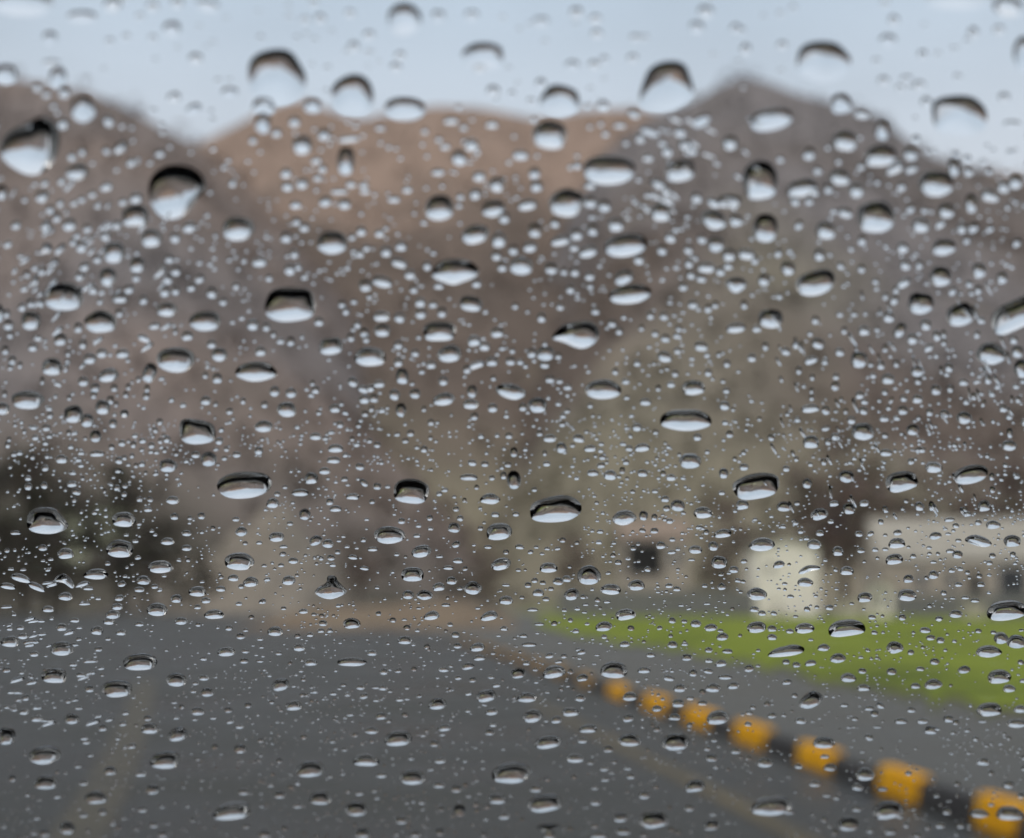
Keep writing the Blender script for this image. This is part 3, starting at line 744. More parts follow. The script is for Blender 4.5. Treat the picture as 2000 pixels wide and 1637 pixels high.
((500, 800), 3.992, """60 130 145 90;465 210 95 55;620 305 120 60;605 395 105 50;535 480 90 50;810 452 75 40 -10;345 650 130 55;430 535 105 90;575 725 60 40;620 775 95 45;755 680 105 45;690 547 55 30;945 605 65 40;840 580 45 55 50;1205 190 60 40;1365 105 55 40;945 280 55 35;1310 315 55 40;655 123 55 40;800 127 45 35;850 38 55 35;885 247 45 30;750 233 40 30;1210 635 285 195;1685 422 70 35 -12;1660 530 140 45;1825 698 155 80;1840 537 50 30;1930 520 50 45;130 730 95 80;165 663 50 30;380 815 90 95;265 893 50 25;160 995 125 70;215 1070 65 25;465 1020 110 75 20;1040 978 240 140;1135 875 60 35;1355 850 50 35;1360 930 45 25;1255 985 60 28;910 1090 80 32;1545 920 100 80;1560 1050 70 50 20;1895 953 205 130 8;1810 1072 65 28;1290 1105 155 98 12;755 1152 80 35 -8;585 1155 65 45;290 1180 80 45;195 1215 50 30;65 1218 45 25;845 1238 75 30 -8;1430 1147 60 22;1575 1180 80 40;1500 1235 80 30;1910 1205 155 92 12;1220 1285 180 112;255 1335 110 65 8;1425 1385 100 60 8;1525 1335 85 60;1690 1390 145 105;1315 1445 125 80;1950 1490 110 60;945 1388 40 25;1950 1370 65 20;370 1575 75 35;1370 1610 130 60 12;1820 1615 140 60 15;955 1590 45 35;710 1070 45 22;785 1080 35 20;1480 1525 70 25;1270 1550 45 18;1730 1550 45 18;215 1550 45 28;25 1040 50 25;680 990 35 22;1865 825 65 28;1560 780 50 28;1625 710 35 28;1630 1240 45 35 20;1720 610 40 30;905 722 45 28"""),
((1000, 800), 3.992, """1355 83 390 168;295 225 105 60 5;520 225 95 65 -10;610 305 95 50 5;1015 300 120 55 8;1445 222 65 40;255 345 35 35;270 428 60 32;695 440 65 32 8;630 495 90 50;1017 497 85 55;1178 503 45 35;15 340 60 60;860 480 45 40;1808 455 75 40;1650 505 75 60;1635 655 55 25;15 545 110 150;340 775 400 210 7;875 845 190 110 6;1025 835 70 60;1110 845 50 40;1490 805 145 88;1795 745 105 72 10;1905 595 365 205 8;1645 968 135 65 8;1570 1065 85 70;1515 955 45 45;1110 945 65 45;1205 775 60 35 10;175 628 45 25;30 820 55 28;795 1040 40 25;945 1080 50 40;1160 1060 80 55;905 1165 45 20;1430 1095 110 60;1245 1115 70 25 5;1400 1172 55 20;60 1072 70 35 -8;275 1085 45 25;190 1073 40 25;355 1085 50 25 10;235 1125 40 22;1615 1190 130 95;285 1235 140 75;600 1290 190 155;360 1340 85 60;125 1368 55 45;240 1350 50 35;205 1430 90 55;465 1440 120 90 18;770 1405 165 78;970 1370 135 82;1225 1375 65 35;1635 1380 70 55 10;1950 1055 210 95 6;1910 1440 160 95;885 1600 165 82 8;265 1478 60 35;575 1520 50 22;740 1500 55 22;1320 1527 50 20;1380 1553 45 20 15;1520 1515 55 18;160 1562 85 25;565 1580 45 22;1890 1560 75 40;1950 1590 65 40;50 1252 45 25;750 1275 45 25 10;1285 1400 65 35;1630 1285 45 30"""),
((1500, 800), 3.992, """740 170 180 138;335 252 130 100;1130 155 100 90;905 72 80 45;650 90 70 45;1530 62 120 100;1885 190 50 60;1880 280 115 85;25 225 55 40;920 337 100 55;450 155 40 55 -70;468 258 50 40;437 413 50 40;330 432 40 25;220 390 40 30;610 520 120 98;305 585 75 60;1040 560 255 160 14;1580 505 275 150 14;1750 630 50 40;1745 530 45 50;1115 410 55 35 25;125 755 110 82;515 735 80 42 8;400 815 135 90 18;632 770 95 95;750 733 80 45 8;1180 755 80 72;1275 760 50 60;1050 777 35 25;1685 750 100 90 20;1530 785 50 28;1555 820 65 28;1415 860 85 30 8;915 785 45 45 20;880 880 45 35;1465 905 55 40;1755 900 115 65;490 878 50 25;405 965 65 45;710 970 65 45;800 968 35 60 -65;1010 960 70 45 10;1305 985 100 55 10;1405 970 50 22;1005 1045 135 75 6;1905 1025 135 92;360 1055 115 70;545 1105 90 75;725 1100 65 40;300 1005 50 30 8;1420 1105 65 30 6;1325 1125 35 30;1290 1190 55 22;1750 1140 55 45;1910 1130 50 45;85 1210 95 55 18;165 1208 30 25;615 1260 110 65;985 1168 140 80 12;290 1350 125 62;1095 1320 80 65 8;1555 1270 45 35;1570 1310 35 30;755 1465 120 75 6;1085 1450 150 88;1485 1365 65 35;1660 1365 70 35;1370 1430 50 40;1615 1490 75 30;1540 1468 65 25;1440 1472 45 18;480 1545 70 40;1260 1530 40 35;1465 1595 105 60;1860 1570 310 150 6;1335 1630 60 25"""),
((0, 1200), 3.746, """797 55 85 42;547 45 75 30;300 50 65 20;1020 72 70 32;1325 50 95 52;450 95 85 55;150 100 60 30;70 105 50 30;168 162 80 40;710 120 90 62;885 135 75 40;580 98 45 20;75 200 140 78;455 250 175 108;250 290 75 40;720 255 60 35;790 180 45 25;578 180 50 30 12;1450 75 45 30;1675 100 55 40;1760 160 70 45;1025 348 250 128 4;1655 275 135 65;1795 270 60 30;1785 340 70 40;1490 325 55 28;395 448 195 108;590 443 75 35;1290 478 160 98;1490 465 80 40;1015 455 40 20;855 543 235 122 3;655 545 75 50;1515 570 105 65;1415 562 45 28;190 610 60 45 15;500 635 50 30 8;550 628 60 18 10;80 573 60 20;345 563 40 18;1275 645 50 18;575 687 65 22;175 715 75 40;370 780 50 25;525 763 115 80;720 745 60 22 10;800 772 65 22 10;920 722 55 30 10;900 800 60 35 10;1080 760 60 40;750 830 70 50;1097 835 130 78;1445 710 100 60;1670 700 65 40;1815 665 55 40;1425 768 45 22;1560 760 50 20;1685 785 65 28 12;1300 875 150 100 20;45 885 140 135;630 935 65 30;965 965 70 35 10;325 1030 235 132 6;1210 1065 225 128 8;805 1145 100 60;570 1112 55 25;660 1032 50 20;335 1230 180 98;700 1340 170 95;1115 1280 115 70;1700 1445 280 118 8;490 1560 120 95;325 1600 90 55;1780 1300 80 45;1040 1430 80 35;610 1235 70 35;90 1200 60 50;750 1445 70 45;1190 1610 80 50;1125 1540 75 40;1410 1505 40 35;1800 1550 55 35;610 1470 70 30;420 1335 60 25 12;200 1320 45 28;1000 1568 45 28;268 1493 55 22;615 908 60 25"""),
((500, 1200), 3.746, """700 65 125 82;490 65 65 45;475 120 55 30;140 125 115 68;395 150 55 30;1085 40 40 16;1090 190 110 58;315 245 90 50;30 182 50 22;40 240 40 20;1460 150 60 45;1475 230 65 40;1620 243 115 55 8;1635 320 90 38 6;1550 380 95 50 12;1420 75 45 30;1815 105 55 30;1735 285 40 22;700 350 215 60;400 355 95 42;30 342 55 22;935 420 65 45;1040 413 55 30 6;1373 405 80 35;1480 465 55 28 8;1585 478 55 40;1720 460 50 25;1760 520 65 28 10;180 512 135 88 10;765 535 65 35;875 535 60 22;790 598 70 40 12;565 580 60 25;610 545 35 15;980 562 40 25;1105 538 35 22;1195 597 45 25 10;1050 625 60 25;880 630 50 20;275 668 120 72 8;115 642 45 28;1328 653 140 84 8;1683 595 150 88 10;1555 582 55 22 10;1670 662 45 18 -15;1725 712 95 50 10;1550 705 45 28;690 735 55 22;915 745 90 50 6;845 852 105 44;1040 908 200 112 6;1380 832 95 48 8;1363 880 50 20;1305 945 75 44;1708 862 70 45;1220 887 42 20;560 930 52 25;580 985 38 20;648 990 45 25;395 1133 215 118 5;805 1070 195 80 -3;1143 1193 195 108 2;1345 1072 85 38;1135 1057 50 20;918 1178 80 38;1340 1248 90 45;1465 1275 85 55;1555 1330 45 22;1635 1307 40 20;170 1070 45 40;173 1318 95 55;470 1345 160 95;305 1400 75 35;735 1420 170 110;755 1310 65 30;885 1345 45 20;865 1293 45 20;1765 1350 135 70;1490 1430 95 95;1355 1422 40 40;1815 1480 90 38;1065 1505 90 60;780 1600 115 75;1345 1590 65 55;60 1610 100 60;210 1565 50 35;1165 1610 80 50;1870 1160 295 152 6;1665 1610 50 40;925 1500 35 20;1220 1425 40 20;1680 1500 45 20"""),
((1000, 1200), 3.746, """672 90 120 68 8;1345 70 80 50;1455 98 100 50 6;1790 95 140 80 10;1540 165 90 55 6;825 220 80 40 8;1175 222 75 50;1280 315 80 48;1440 262 60 38;1577 272 80 32;1525 120 45 25;1080 100 45 30 15;675 165 45 30;550 72 40 18;85 157 60 30;200 72 75 22;125 222 105 32;275 303 70 35 10;340 347 60 22 8;105 358 55 30;510 275 70 40 15;485 258 45 22 10;305 423 165 88 12;45 428 110 82 8;745 408 200 118;965 412 95 38;515 465 85 50 12;1015 297 65 38;1440 340 65 28;1530 362 90 40 8;1325 428 65 55 15;1435 415 75 38 -8;1735 395 80 50 8;1145 468 85 38 -10;1560 460 100 35;1228 540 95 58;1470 540 115 62 3;1620 522 85 50 12;110 608 145 72 4;500 612 80 50;862 603 110 60 5;1215 652 95 56;1060 690 75 42 8;1395 650 75 35;150 743 155 94 10;325 772 85 48 8;427 715 125 62 3;850 760 85 55 15;1190 752 95 48;1505 758 170 92 10;558 838 130 58 4;265 935 195 92 10;515 925 75 35;860 920 170 92;1197 930 205 125 4;705 985 75 50;462 1055 135 62;575 1085 55 28;1462 1050 90 52;1637 1000 75 42;1225 1005 45 20;1850 1085 120 68;675 1130 70 35;845 1128 60 22;868 1185 65 38;728 1160 42 20;682 1210 65 25;1337 1255 155 85 12;1447 1185 38 28;175 1275 95 50 5;970 1320 90 60;240 1380 265 132 8;612 1378 80 40;605 1270 55 25;1297 1415 75 50;1035 1498 235 132 3;795 1485 120 65 8;1460 1540 115 75 10;815 1585 115 55;605 1545 65 38;635 1620 130 50;1900 1405 310 132 8;965 1610 50 45;1470 1465 50 20;1580 1522 40 22"""),
((1500, 1200), 3.746, """268 105 145 70 6;575 105 290 112 6;135 268 1 1;408 245 95 48 5;512 322 115 66 8;928 242 125 87;1615 275 185 82 4;1693 458 180 96 8;1435 405 95 56 12;588 467 115 57;700 540 95 44 4;905 418 75 53;1210 512 130 72 6;1080 525 75 40;690 415 65 38;30 105 70 45;30 170 75 38;160 125 60 32;1150 118 85 38;1190 172 70 38;1262 190 60 45;1250 35 55 35;1540 122 50 32;1650 133 45 28;1045 278 50 40 15;132 348 55 38;208 370 60 38;312 360 90 35 12;138 495 70 40 8;1115 400 65 30;1620 698 185 93 6;1850 697 110 47;1765 545 95 50;1820 800 150 57;1322 765 80 52;1375 790 50 40;975 782 95 40;1130 782 90 38;780 725 65 48;740 688 75 32;820 668 70 40 -20;1048 700 65 38;558 665 60 28;740 900 70 45 -15;800 825 70 16;240 780 85 42 -5;410 940 165 82 2;30 740 70 40 8;710 1170 150 92 3;455 1120 95 52;415 1042 70 25;225 1112 65 32;880 1430 235 132 8;650 1425 75 35;590 1530 170 108 6;1760 1245 90 55;1550 1462 140 52;1770 1460 210 92;1410 1545 60 40;1260 1545 75 40;1310 1440 75 50;895 1590 90 40;655 1265 90 45 -8;840 1280 75 25;430 1327 72 20;155 1445 85 38;1575 1080 105 50;410 1500 50 40;1235 1327 50 28;1850 1330 55 35;1570 785 70 18;500 1345 50 28;965 1480 55 30 -10"""),
]
# drops with an outline of their own: tile index, outline
POLYS = [
(0, "0 1110;60 1020;150 975;220 960;260 915;340 895;420 930;465 1000;465 1110;450 1200;400 1290;330 1350;255 1378;150 1340;50 1270;-10 1190"),
(0, "1160 1420;1200 1340;1290 1285;1400 1275;1500 1300;1570 1350;1605 1410;1615 1465;1560 1520;1510 1580;1470 1650;1400 1705;1320 1718;1240 1685;1180 1600;1155 1500"),
(2, "1035 600;1060 540;1130 490;1240 470;1330 480;1375 530;1395 620;1425 720;1370 800;1270 860;1170 875;1050 860;985 820;1000 720"),
(6, "295 1040;340 990;380 940;450 915;520 905;590 895;650 920;688 975;670 1050;620 1100;540 1128;470 1105;400 1070;340 1056"),
(5, "1355 545;1390 490;1430 440;1530 415;1640 425;1720 470;1745 530;1690 575;1620 600;1540 630;1450 600;1390 575"),
(9, "455 1415;520 1370;550 1335;560 1290;620 1290;640 1330;690 1385;710 1415;670 1450;580 1480;500 1460"),
(15, "220 655;250 605;320 555;375 560;405 600;385 645;330 680;290 692;240 680"),
(15, "-15 305;30 270;110 255;180 230;240 225;275 245;260 275;190 300;90 312;40 314"),
(11, "230 1275;280 1235;350 1222;415 1224;400 1245;330 1258;270 1285"),
(11, "1525 1010;1590 985;1650 990;1720 1015;1750 1040;1740 1060;1680 1075;1610 1055;1560 1035"),
(14, "180 1545;240 1522;340 1525;350 1550;315 1580;310 1640;240 1640;230 1590;200 1575"),
(7, "1735 890;1760 820;1850 770;1960 720;2100 680;2200 700;2220 780;2120 880;1990 950;1880 1000;1800 1030;1750 970"),
(8, "1680 580;1720 530;1800 490;1900 478;2040 485;2110 520;2125 580;2100 630;2000 680;1880 697;1780 690;1710 650"),
(6, "1655 600;1700 570;1750 560;1800 570;1835 610;1810 650;1750 690;1690 660"),
(5, "60 820;80 730;110 670;180 640;380 645;440 665;455 730;468 830;430 880;330 905;220 915;110 890"),
(8, "1405 75;1500 70;1620 90;1670 120;1680 230;1640 255;1550 272;1460 265;1405 220"),
(8, "425 1310;480 1270;540 1300;575 1350;575 1400;540 1385;500 1352;425 1335"),
(8, "205 900;215 820;240 770;340 755;440 770;480 820;545 905;520 930;440 965;370 973;270 960;215 930"),
(15, "1140 865;1145 825;1180 815;1270 838;1230 850;1240 870;1190 877"),
]
rnd = random.Random(77)
def superell(cx, cy, w, h, tilt, seed, n=40):
    r = random.Random(seed)
    a = math.radians(tilt); out = []
    p = r.uniform(2.0, 2.5)
    hs = [(k, r.uniform(-1, 1) * .06 / k ** .5, r.uniform(0, 6.28)) for k in (2, 3, 4, 5)]
    for i in range(n):
        t = 2 * math.pi * i / n
        c, s = math.cos(t), math.sin(t)
        x = math.copysign(abs(c) ** (2 / p), c) * w / 2; y = math.copysign(abs(s) ** (2 / p), s) * h / 2
        k = 1 + sum(am * math.sin(f * t + ph) for f, am, ph in hs)
        x *= k; y *= k
        out.append((cx + x * math.cos(a) + y * math.sin(a), cy - x * math.sin(a) + y * math.cos(a)))
    return out
def smooth_poly(pts, n=48):
    k = len(pts); out = []
    for i in range(k):
        p0, p1, p2, p3 = (np.array(pts[(i + q - 1) % k]) for q in range(4))
        for s in range(8):
            t = s / 8
            out.append(.5 * ((2 * p1) + (-p0 + p2) * t + (2 * p0 - 5 * p1 + 4 * p2 - p3) * t * t + (-p0 + 3 * p1 - 3 * p2 + p3) * t ** 3))
    out = np.array(out)
    d = np.r_[0, np.cumsum(np.linalg.norm(np.diff(np.r_[out, out[:1]], axis=0), axis=1))]
    q = np.linspace(0, d[-1], n, endpoint=False); cl = np.r_[out, out[:1]]
    return [(float(np.interp(v, d, cl[:, 0])), float(np.interp(v, d, cl[:, 1]))) for v in q]

D = []                                                          # (centre px, width px, height px, outline px, special)
for ti, ((ox, oy), z, txt) in enumerate(TILES):
    for s in txt.split(';'):
        q = [float(v) for v in s.split()]
        x, y, w, h = q[:4]; tilt = q[4] if len(q) > 4 else 0
        if w < 3: continue
        if oy < 800 and w < 135 or oy == 800 and y < 900 and w < 76:      # only the bright foot of a small drop was measured
            y -= .16 * h; h *= 1.35
        px, py = ox + x / z, oy + y / z
        D.append((px, py, w / z, h / z, superell(px, py, w / z, h / z, tilt, int(px * 31 + py * 7)), False, tilt))
for ti, txt in POLYS:
    (ox, oy), z, _ = TILES[ti]
    pts = [tuple(float(v) for v in s.split()) for s in txt.split(';')]
    pts = [(ox + x / z, oy + y / z) for x, y in pts]
    sp = smooth_poly(pts)
    if ti not in (9, 14): 
        for _ in range(5): sp = [((sp[i - 1][0] + 2 * sp[i][0] + sp[(i + 1) % len(sp)][0]) / 4, (sp[i - 1][1] + 2 * sp[i][1] + sp[(i + 1) % len(sp)][1]) / 4) for i in range(len(sp))]
    xs = [p[0] for p in sp]; ys = [p[1] for p in sp]
    D.append(((min(xs) + max(xs)) / 2, (min(ys) + max(ys)) / 2, max(xs) - min(xs), max(ys) - min(ys), sp, True, 0))
D.sort(key=lambda d: -d[2] * d[3])
MAIN = D[:300]; REST = D[300:]

m, t, b = mat('rain_water')
for n in list(t.nodes):
    if n.type == 'BSDF_PRINCIPLED': t.nodes.remove(n)
gw = t.nodes.new('ShaderNodeBsdfGlass'); gw.inputs['IOR'].default_value = 1.333; gw.inputs['Roughness'].default_value = 0
t.links.new(gw.outputs[0], t.nodes['Material Output'].inputs[0]); M_water = m
# the foot of a drop sits on the glass: it only refracts, and light too steep to leave stays trapped in the pane
m, t, b = mat('rain_water_foot')
for n in list(t.nodes):
    if n.type == 'BSDF_PRINCIPLED': t.nodes.remove(n)
gf = t.nodes.new('ShaderNodeBsdfRefraction'); gf.inputs['IOR'].default_value = 1.333; gf.inputs['Roughness'].default_value = 0
t.links.new(gf.outputs[0], t.nodes['Material Output'].inputs[0]); M_foot = m
GAP = 2.0e-5
def on_glass(px, py):                                            # outer face of the glass as seen through the pane's own thickness
    d = ray(px, py).normalized(); e = Vector((0, 0, EYE))
    inner = e + d * ((P0 - nrm * THK - e).dot(nrm) / d.dot(nrm))
    ci = d.dot(nrm); tg = d - nrm * ci
    st = tg.length / 1.45
    return inner + nrm * THK + (tg.normalized() * (THK * st / math.sqrt(1 - st * st)) if tg.length > 1e-9 else Vector())
def drop_mesh(outline, rings, angle, sag=.10):
    """ cap standing on the outer face of the glass; its silhouette (foot and dome together) fills an outline given in photo pixels """
    ys = [q[1] for q in outline]; y0, y1 = min(ys), max(ys)
    P = [on_glass(*q) for q in outline]
    c = sum(P, Vector()) / len(P)
    view = (c - Vector((0, 0, EYE))).normalized()
    sa = abs(view.dot(nrm)); ca = math.sqrt(1 - sa * sa)
    w_px = max(q[0] for q in outline) - min(q[0] for q in outline)
    k = math.tan(angle / 2)
    if w_px * c.y / FPX > .0045: k *= .88                       # big drops lie flatter
    squash = (2 * sa / (sa + math.sqrt(sa * sa + (k * ca) ** 2))) ** .32
    P = [on_glass(q[0], y1 - (y1 - q[1]) * squash) for q in outline]
    c = sum(P, Vector()) / len(P)
    uv = [((p - c).x, (p - c).dot(V_DOWN)) for p in P]
    n = len(uv)
    lx = (max(u for u, v in uv) - min(u for u, v in uv)) / 2
    lv = (max(v for u, v in uv) - min(v for u, v in uv)) / 2
    H = k * (min(lx, lv) * .75 + min(math.sqrt(lx * lv), 2 * min(lx, lv)) * .25)
    R = 1 / math.sin(angle)                                      # unit cap with this contact angle
    vs = []; fs = []
    for j in range(rings):
        r = 1 - (j / rings) ** 1.25 if j else 1.0
        hh = (math.sqrt(max(0, R * R - r * r)) - R * math.cos(angle)) / (R - R * math.cos(angle)) * H
        for u, v in uv:
            vs.append(Vector((u * r, 0, 0)) + V_DOWN * (v * r + sag * lv * (1 - r * r)) + nrm * (hh + GAP))
    vs.append(V_DOWN * (sag * lv) + nrm * (H + GAP))
    for j in range(rings - 1):
        for i in range(n):
            q = (i + 1) % n
            fs.append((j * n + i, j * n + q, (j + 1) * n + q, (j + 1) * n + i))
    top = rings * n
    for i in range(n): fs.append(((rings - 1) * n + i, (rings - 1) * n + (i + 1) % n, top))
    fs.append(tuple(range(n))[::-1])                             # flat foot
    area = sum(uv[i][0] * uv[(i + 1) % n][1] - uv[(i + 1) % n][0] * uv[i][1] for i in range(n))
    # u right, v down the slope: with the pane's outward normal this is left-handed when the signed area is positive
    if (Vector((1, 0, 0)).cross(V_DOWN)).dot(nrm) * area < 0: fs = [f[::-1] for f in fs]
    return c, vs, fs
def finish(o):                                                   # round dome, flat foot, crisp rim between them
    me = o.data
    sm = np.array([p.loop_total < 5 for p in me.polygons])
    me.polygons.foreach_set('use_smooth', sm)
    big = [set(p.edge_keys) for p in me.polygons if p.loop_total >= 5]
    rim = set().union(*big)
    sharp = np.array([tuple(e.key) in rim for e in me.edges])
    me.edges.foreach_set('use_edge_sharp', sharp)
    me.materials.append(M_foot)
    me.polygons.foreach_set('material_index', (~sm).astype(np.int32))
    me.update()

ANCHORS = [  # photo position, label, how its neighbours refer to it
(57, 285, 'big black crowned raindrop with a bulging top touching the left edge', 'the bulging drop at the left edge'),
(347, 375, 'big black topped raindrop below the notch between left hill and brown hill', 'the big drop below the hill notch'),
(540, 150, 'big round raindrop with a black arc, half on sky above the brown hill', 'the round drop above the brown skyline'),
(1302, 168, 'tall domed raindrop with a dark squarish top left of the right peak', 'the domed drop beside the right peak'),
(1996, 614, 'big tilted raindrop cut off by the right edge, upper part of the view', 'the big drop cut by the right edge'),
(1873, 225, 'wide raindrop with a thin dark arc in the sky over the right slope', 'the arc drop above the right slope'),
(1608, 120, 'wide raindrop with a dark arc in the sky just right of the peak', 'the arc drop right of the peak'),
(566, 595, 'big black topped raindrop with a wide flat top below the brown hillside', 'the big flat topped drop'),
(43, 5, 'pale raindrop cut off by the top left corner', 'the drop in the top left corner'),
(689, 185, 'round raindrop with a grey arc, second along the brown hill skyline', 'the grey arced drop on the skyline'),
(477, 947, 'very wide raindrop with a sharp black rim left of centre', 'the very wide black rimmed drop'),
(1189, 332, 'wide oval raindrop on the hillside below the tall domed one', 'the wide oval drop under the dome'),
(1123, 653, 'lopsided raindrop with a pointed left end near the middle of the glass', 'the lopsided drop with a pointed end'),
(1871, -3, 'pale blue raindrop cut off by the top edge at the right', 'the drop cut by the top edge'),
(888, 531, 'wide lens shaped raindrop pointed at both ends, left of centre', 'the lens shaped drop'),
(1085, 994, 'broad bright footed raindrop rising to the right, left of the beige house', 'the broad drop left of the beige house'),
(1485, 352, 'tall raindrop with a black cap on the slope of the right peak', 'the tall black capped drop'),
(1094, 197, 'black capped raindrop on the skyline at the right end of the brown hill', 'the black capped drop on the skyline'),
(1477, 949, 'thick black rimmed raindrop tilted upward above the white building', 'the thick rimmed drop above the white building'),
(94, 1016, 'hat shaped raindrop in front of the dark trees at the left', 'the hat shaped drop on dark trees'),
(943, 110, 'faint raindrop showing only a thin grey arc in the middle of the sky', 'the faint arc in mid sky'),
(1710, 423, 'plump bright raindrop with a black cap on the right hand slope', 'the plump drop on the right slope'),
(124, 579, 'round black capped raindrop near the left edge below the brown grey hill', 'the black capped drop near the left edge'),
(1339, 821, 'wide boat shaped raindrop with a black top, high above the beige house', 'the boat shaped drop'),
(789, 38, 'arced raindrop near the top edge left of centre', 'the arced drop near the top edge'),
(1593, 552, 'long bean shaped raindrop tilting up to the right on the grey slope', 'the tilted bean shaped drop'),
(1074, 263, 'bright oval raindrop just under the skyline between brown hill and right peak', 'the oval drop under the skyline'),
(385, 842, 'square topped raindrop with a dark grey top left of centre', 'the square topped drop'),
(343, 702, 'broad raindrop with a notched black top in the left half', 'the notched drop'),
(1222, 479, 'long sausage shaped bright raindrop, upper of the pair on the grey slope', 'the upper sausage drop'),
(1230, 574, 'long sausage shaped bright raindrop, lower of the pair on the grey slope', 'the lower sausage drop'),
(791, 213, 'wide flat raindrop sitting right on the brown hill skyline', 'the flat drop on the brown skyline'),
(803, 959, 'squarish raindrop with a black cap just left of the middle', 'the squarish middle drop'),
(999, 1510, 'wide raindrop with a thick black rim on the wet road, bottom middle', 'the thick rimmed drop on the road'),
(646, 1146, 'cone shaped raindrop with a dark blunt tip above the brown verge', 'the cone shaped drop'),
(1966, 1193, 'big black rimmed raindrop at the right edge just above the lawn', 'the big drop above the lawn corner'),
(1507, 1575, 'long slanted raindrop on the wet road left of the kerb', 'the slanted drop left of the kerb'),
(1735, 1582, 'grey raindrop with a bright foot below the widest orange kerb block', 'the drop under the orange kerb block'),
(1653, 1228, 'very long black rimmed raindrop along the top of the green lawn', 'the long drop on the lawn top'),
(274, 1293, 'arched raindrop with a black rim on the road at the left', 'the arched drop on the left road'),
(87, 1475, 'pale pointed raindrop near the left edge of the wet road', 'the pale pointed drop at lower left'),
(323, 1484, 'tilted raindrop with a black right rim on the road at lower left', 'the tilted drop at lower left'),
(454, 1586, 'long dim raindrop near the bottom edge on the left', 'the long dim drop at the bottom'),
(1276, 1600, 'broad domed raindrop at the bottom edge right of centre', 'the domed drop at the bottom edge'),
(1064, 1568, 'slanted raindrop with a dark corner near the bottom, in the middle', 'the dark cornered drop near the bottom'),
(1198, 1309, 'thick black domed raindrop at the far end of the orange kerb', 'the domed drop at the kerb end'),
(1319, 1448, 'black rimmed oval raindrop on the road beside the kerb blocks', 'the black rimmed oval by the kerb'),
(1583, 1366, 'hood shaped raindrop with a pointed black top at the lawn edge', 'the hood shaped drop'),
(1748, 1265, 'round raindrop with a dark rim in the middle of the lawn', 'the round drop amid the lawn'),
(1952, 1322, 'oval black rimmed raindrop on the right part of the lawn', 'the oval drop on the right lawn'),
(228, 1345, 'broad raindrop with a pointed left end on the road, below the arched one', 'the broad pointed drop on the road'),
(605, 1503, 'raindrop with a pale crescent top on the road, left of centre', 'the crescent topped drop'),
(777, 1443, 'tilted black rimmed raindrop in mid road left of centre', 'the tilted drop in mid road'),
(1896, 927, 'slanted bright raindrop above the long grey roof at the right', 'the slanted drop above the long roof'),
(1935, 692, 'plump black topped raindrop below the one cut by the right edge', 'the plump drop near the right edge'),
(858, 406, 'black capped raindrop on the brown hillside in the upper middle', 'the capped drop on the brown hillside'),
(465, 446, 'pointed raindrop with a brownish black cap on the left brown hillside', 'the pointed drop on the brown hillside'),
(1178, 761, 'slanting raindrop with a black horn on its right, near the middle', 'the black horned drop'),
(500, 726, 'flat bright oval raindrop with a thin dark top in the left half', 'the flat bright oval at left'),
(467, 1097, 'oval raindrop with a grey top above the left end of the brown verge', 'the oval drop by the earth bank'),
]
LABELS = [None] * len(MAIN)
anchor_of = {}
for ax, ay, lab, ref in ANCHORS:
    i = min((k for k in range(len(MAIN)) if LABELS[k] is None), key=lambda k: (MAIN[k][0] - ax) ** 2 + (MAIN[k][1] - ay) ** 2)
    LABELS[i] = lab; anchor_of[i] = ref
DIRS = ['right of', 'below right of', 'below', 'below left of', 'left of', 'above left of', 'above', 'above right of']
slots = {}
for i, (px, py, w, h, *_r) in enumerate(MAIN):
    if LABELS[i]: continue
    k = min(anchor_of, key=lambda k: (MAIN[k][0] - px) ** 2 + (MAIN[k][1] - py) ** 2)
    dx, dy = px - MAIN[k][0], py - MAIN[k][1]
    s = DIRS[int(round(math.atan2(dy, dx) / (math.pi / 4))) % 8]
    slots.setdefault((k, s), []).append((math.hypot(dx, dy), i))
for (k, s), lst in slots.items():
    lst.sort()
    for q, (dist, i) in enumerate(lst):
        px, py, w, h, out, special, tilt = MAIN[i]
        size = 'large' if w > 60 else 'medium' if w > 42 else 'small'
        a = w / h
        shape = 'slanted' if abs(tilt) >= 10 else 'round' if a < 1.25 else 'oval' if a < 2 else 'flat'
        how = ('nearest ' if q == 0 else ['', 'second ', 'third ', 'fourth ', 'fifth ', 'sixth ', 'seventh '][q]) if len(lst) > 1 else ''
        LABELS[i] = f'{how}{size} {shape} raindrop {s} {anchor_of[k]}'
assert len(set(LABELS)) == len(LABELS)

for i, (px, py, w, h, outline, special, tilt) in enumerate(MAIN):
    if py < 260: ang, sag = math.radians(rnd.uniform(40, 48)), rnd.uniform(-.24, -.12)
    elif w > 34 and py > 1000: ang, sag = math.radians(rnd.uniform(60, 68)), rnd.uniform(.14, .26)
    elif w > 42 and py > 650: ang, sag = math.radians(rnd.uniform(53, 61)), rnd.uniform(.16, .28)
    elif w > 42: ang, sag = math.radians(rnd.uniform(48, 57)), rnd.uniform(.20, .30)
    else: ang, sag = math.radians(rnd.uniform(54, 68)), rnd.uniform(.08, .24)
    c, vs, fs = drop_mesh(outline, 12 if w > 45 else 8, ang, sag)
    o = mesh_obj('raindrop', vs, fs, M_water, loc=c)
    finish(o)
    tag(o, LABELS[i], 'raindrop', 'raindrops on the windscreen')

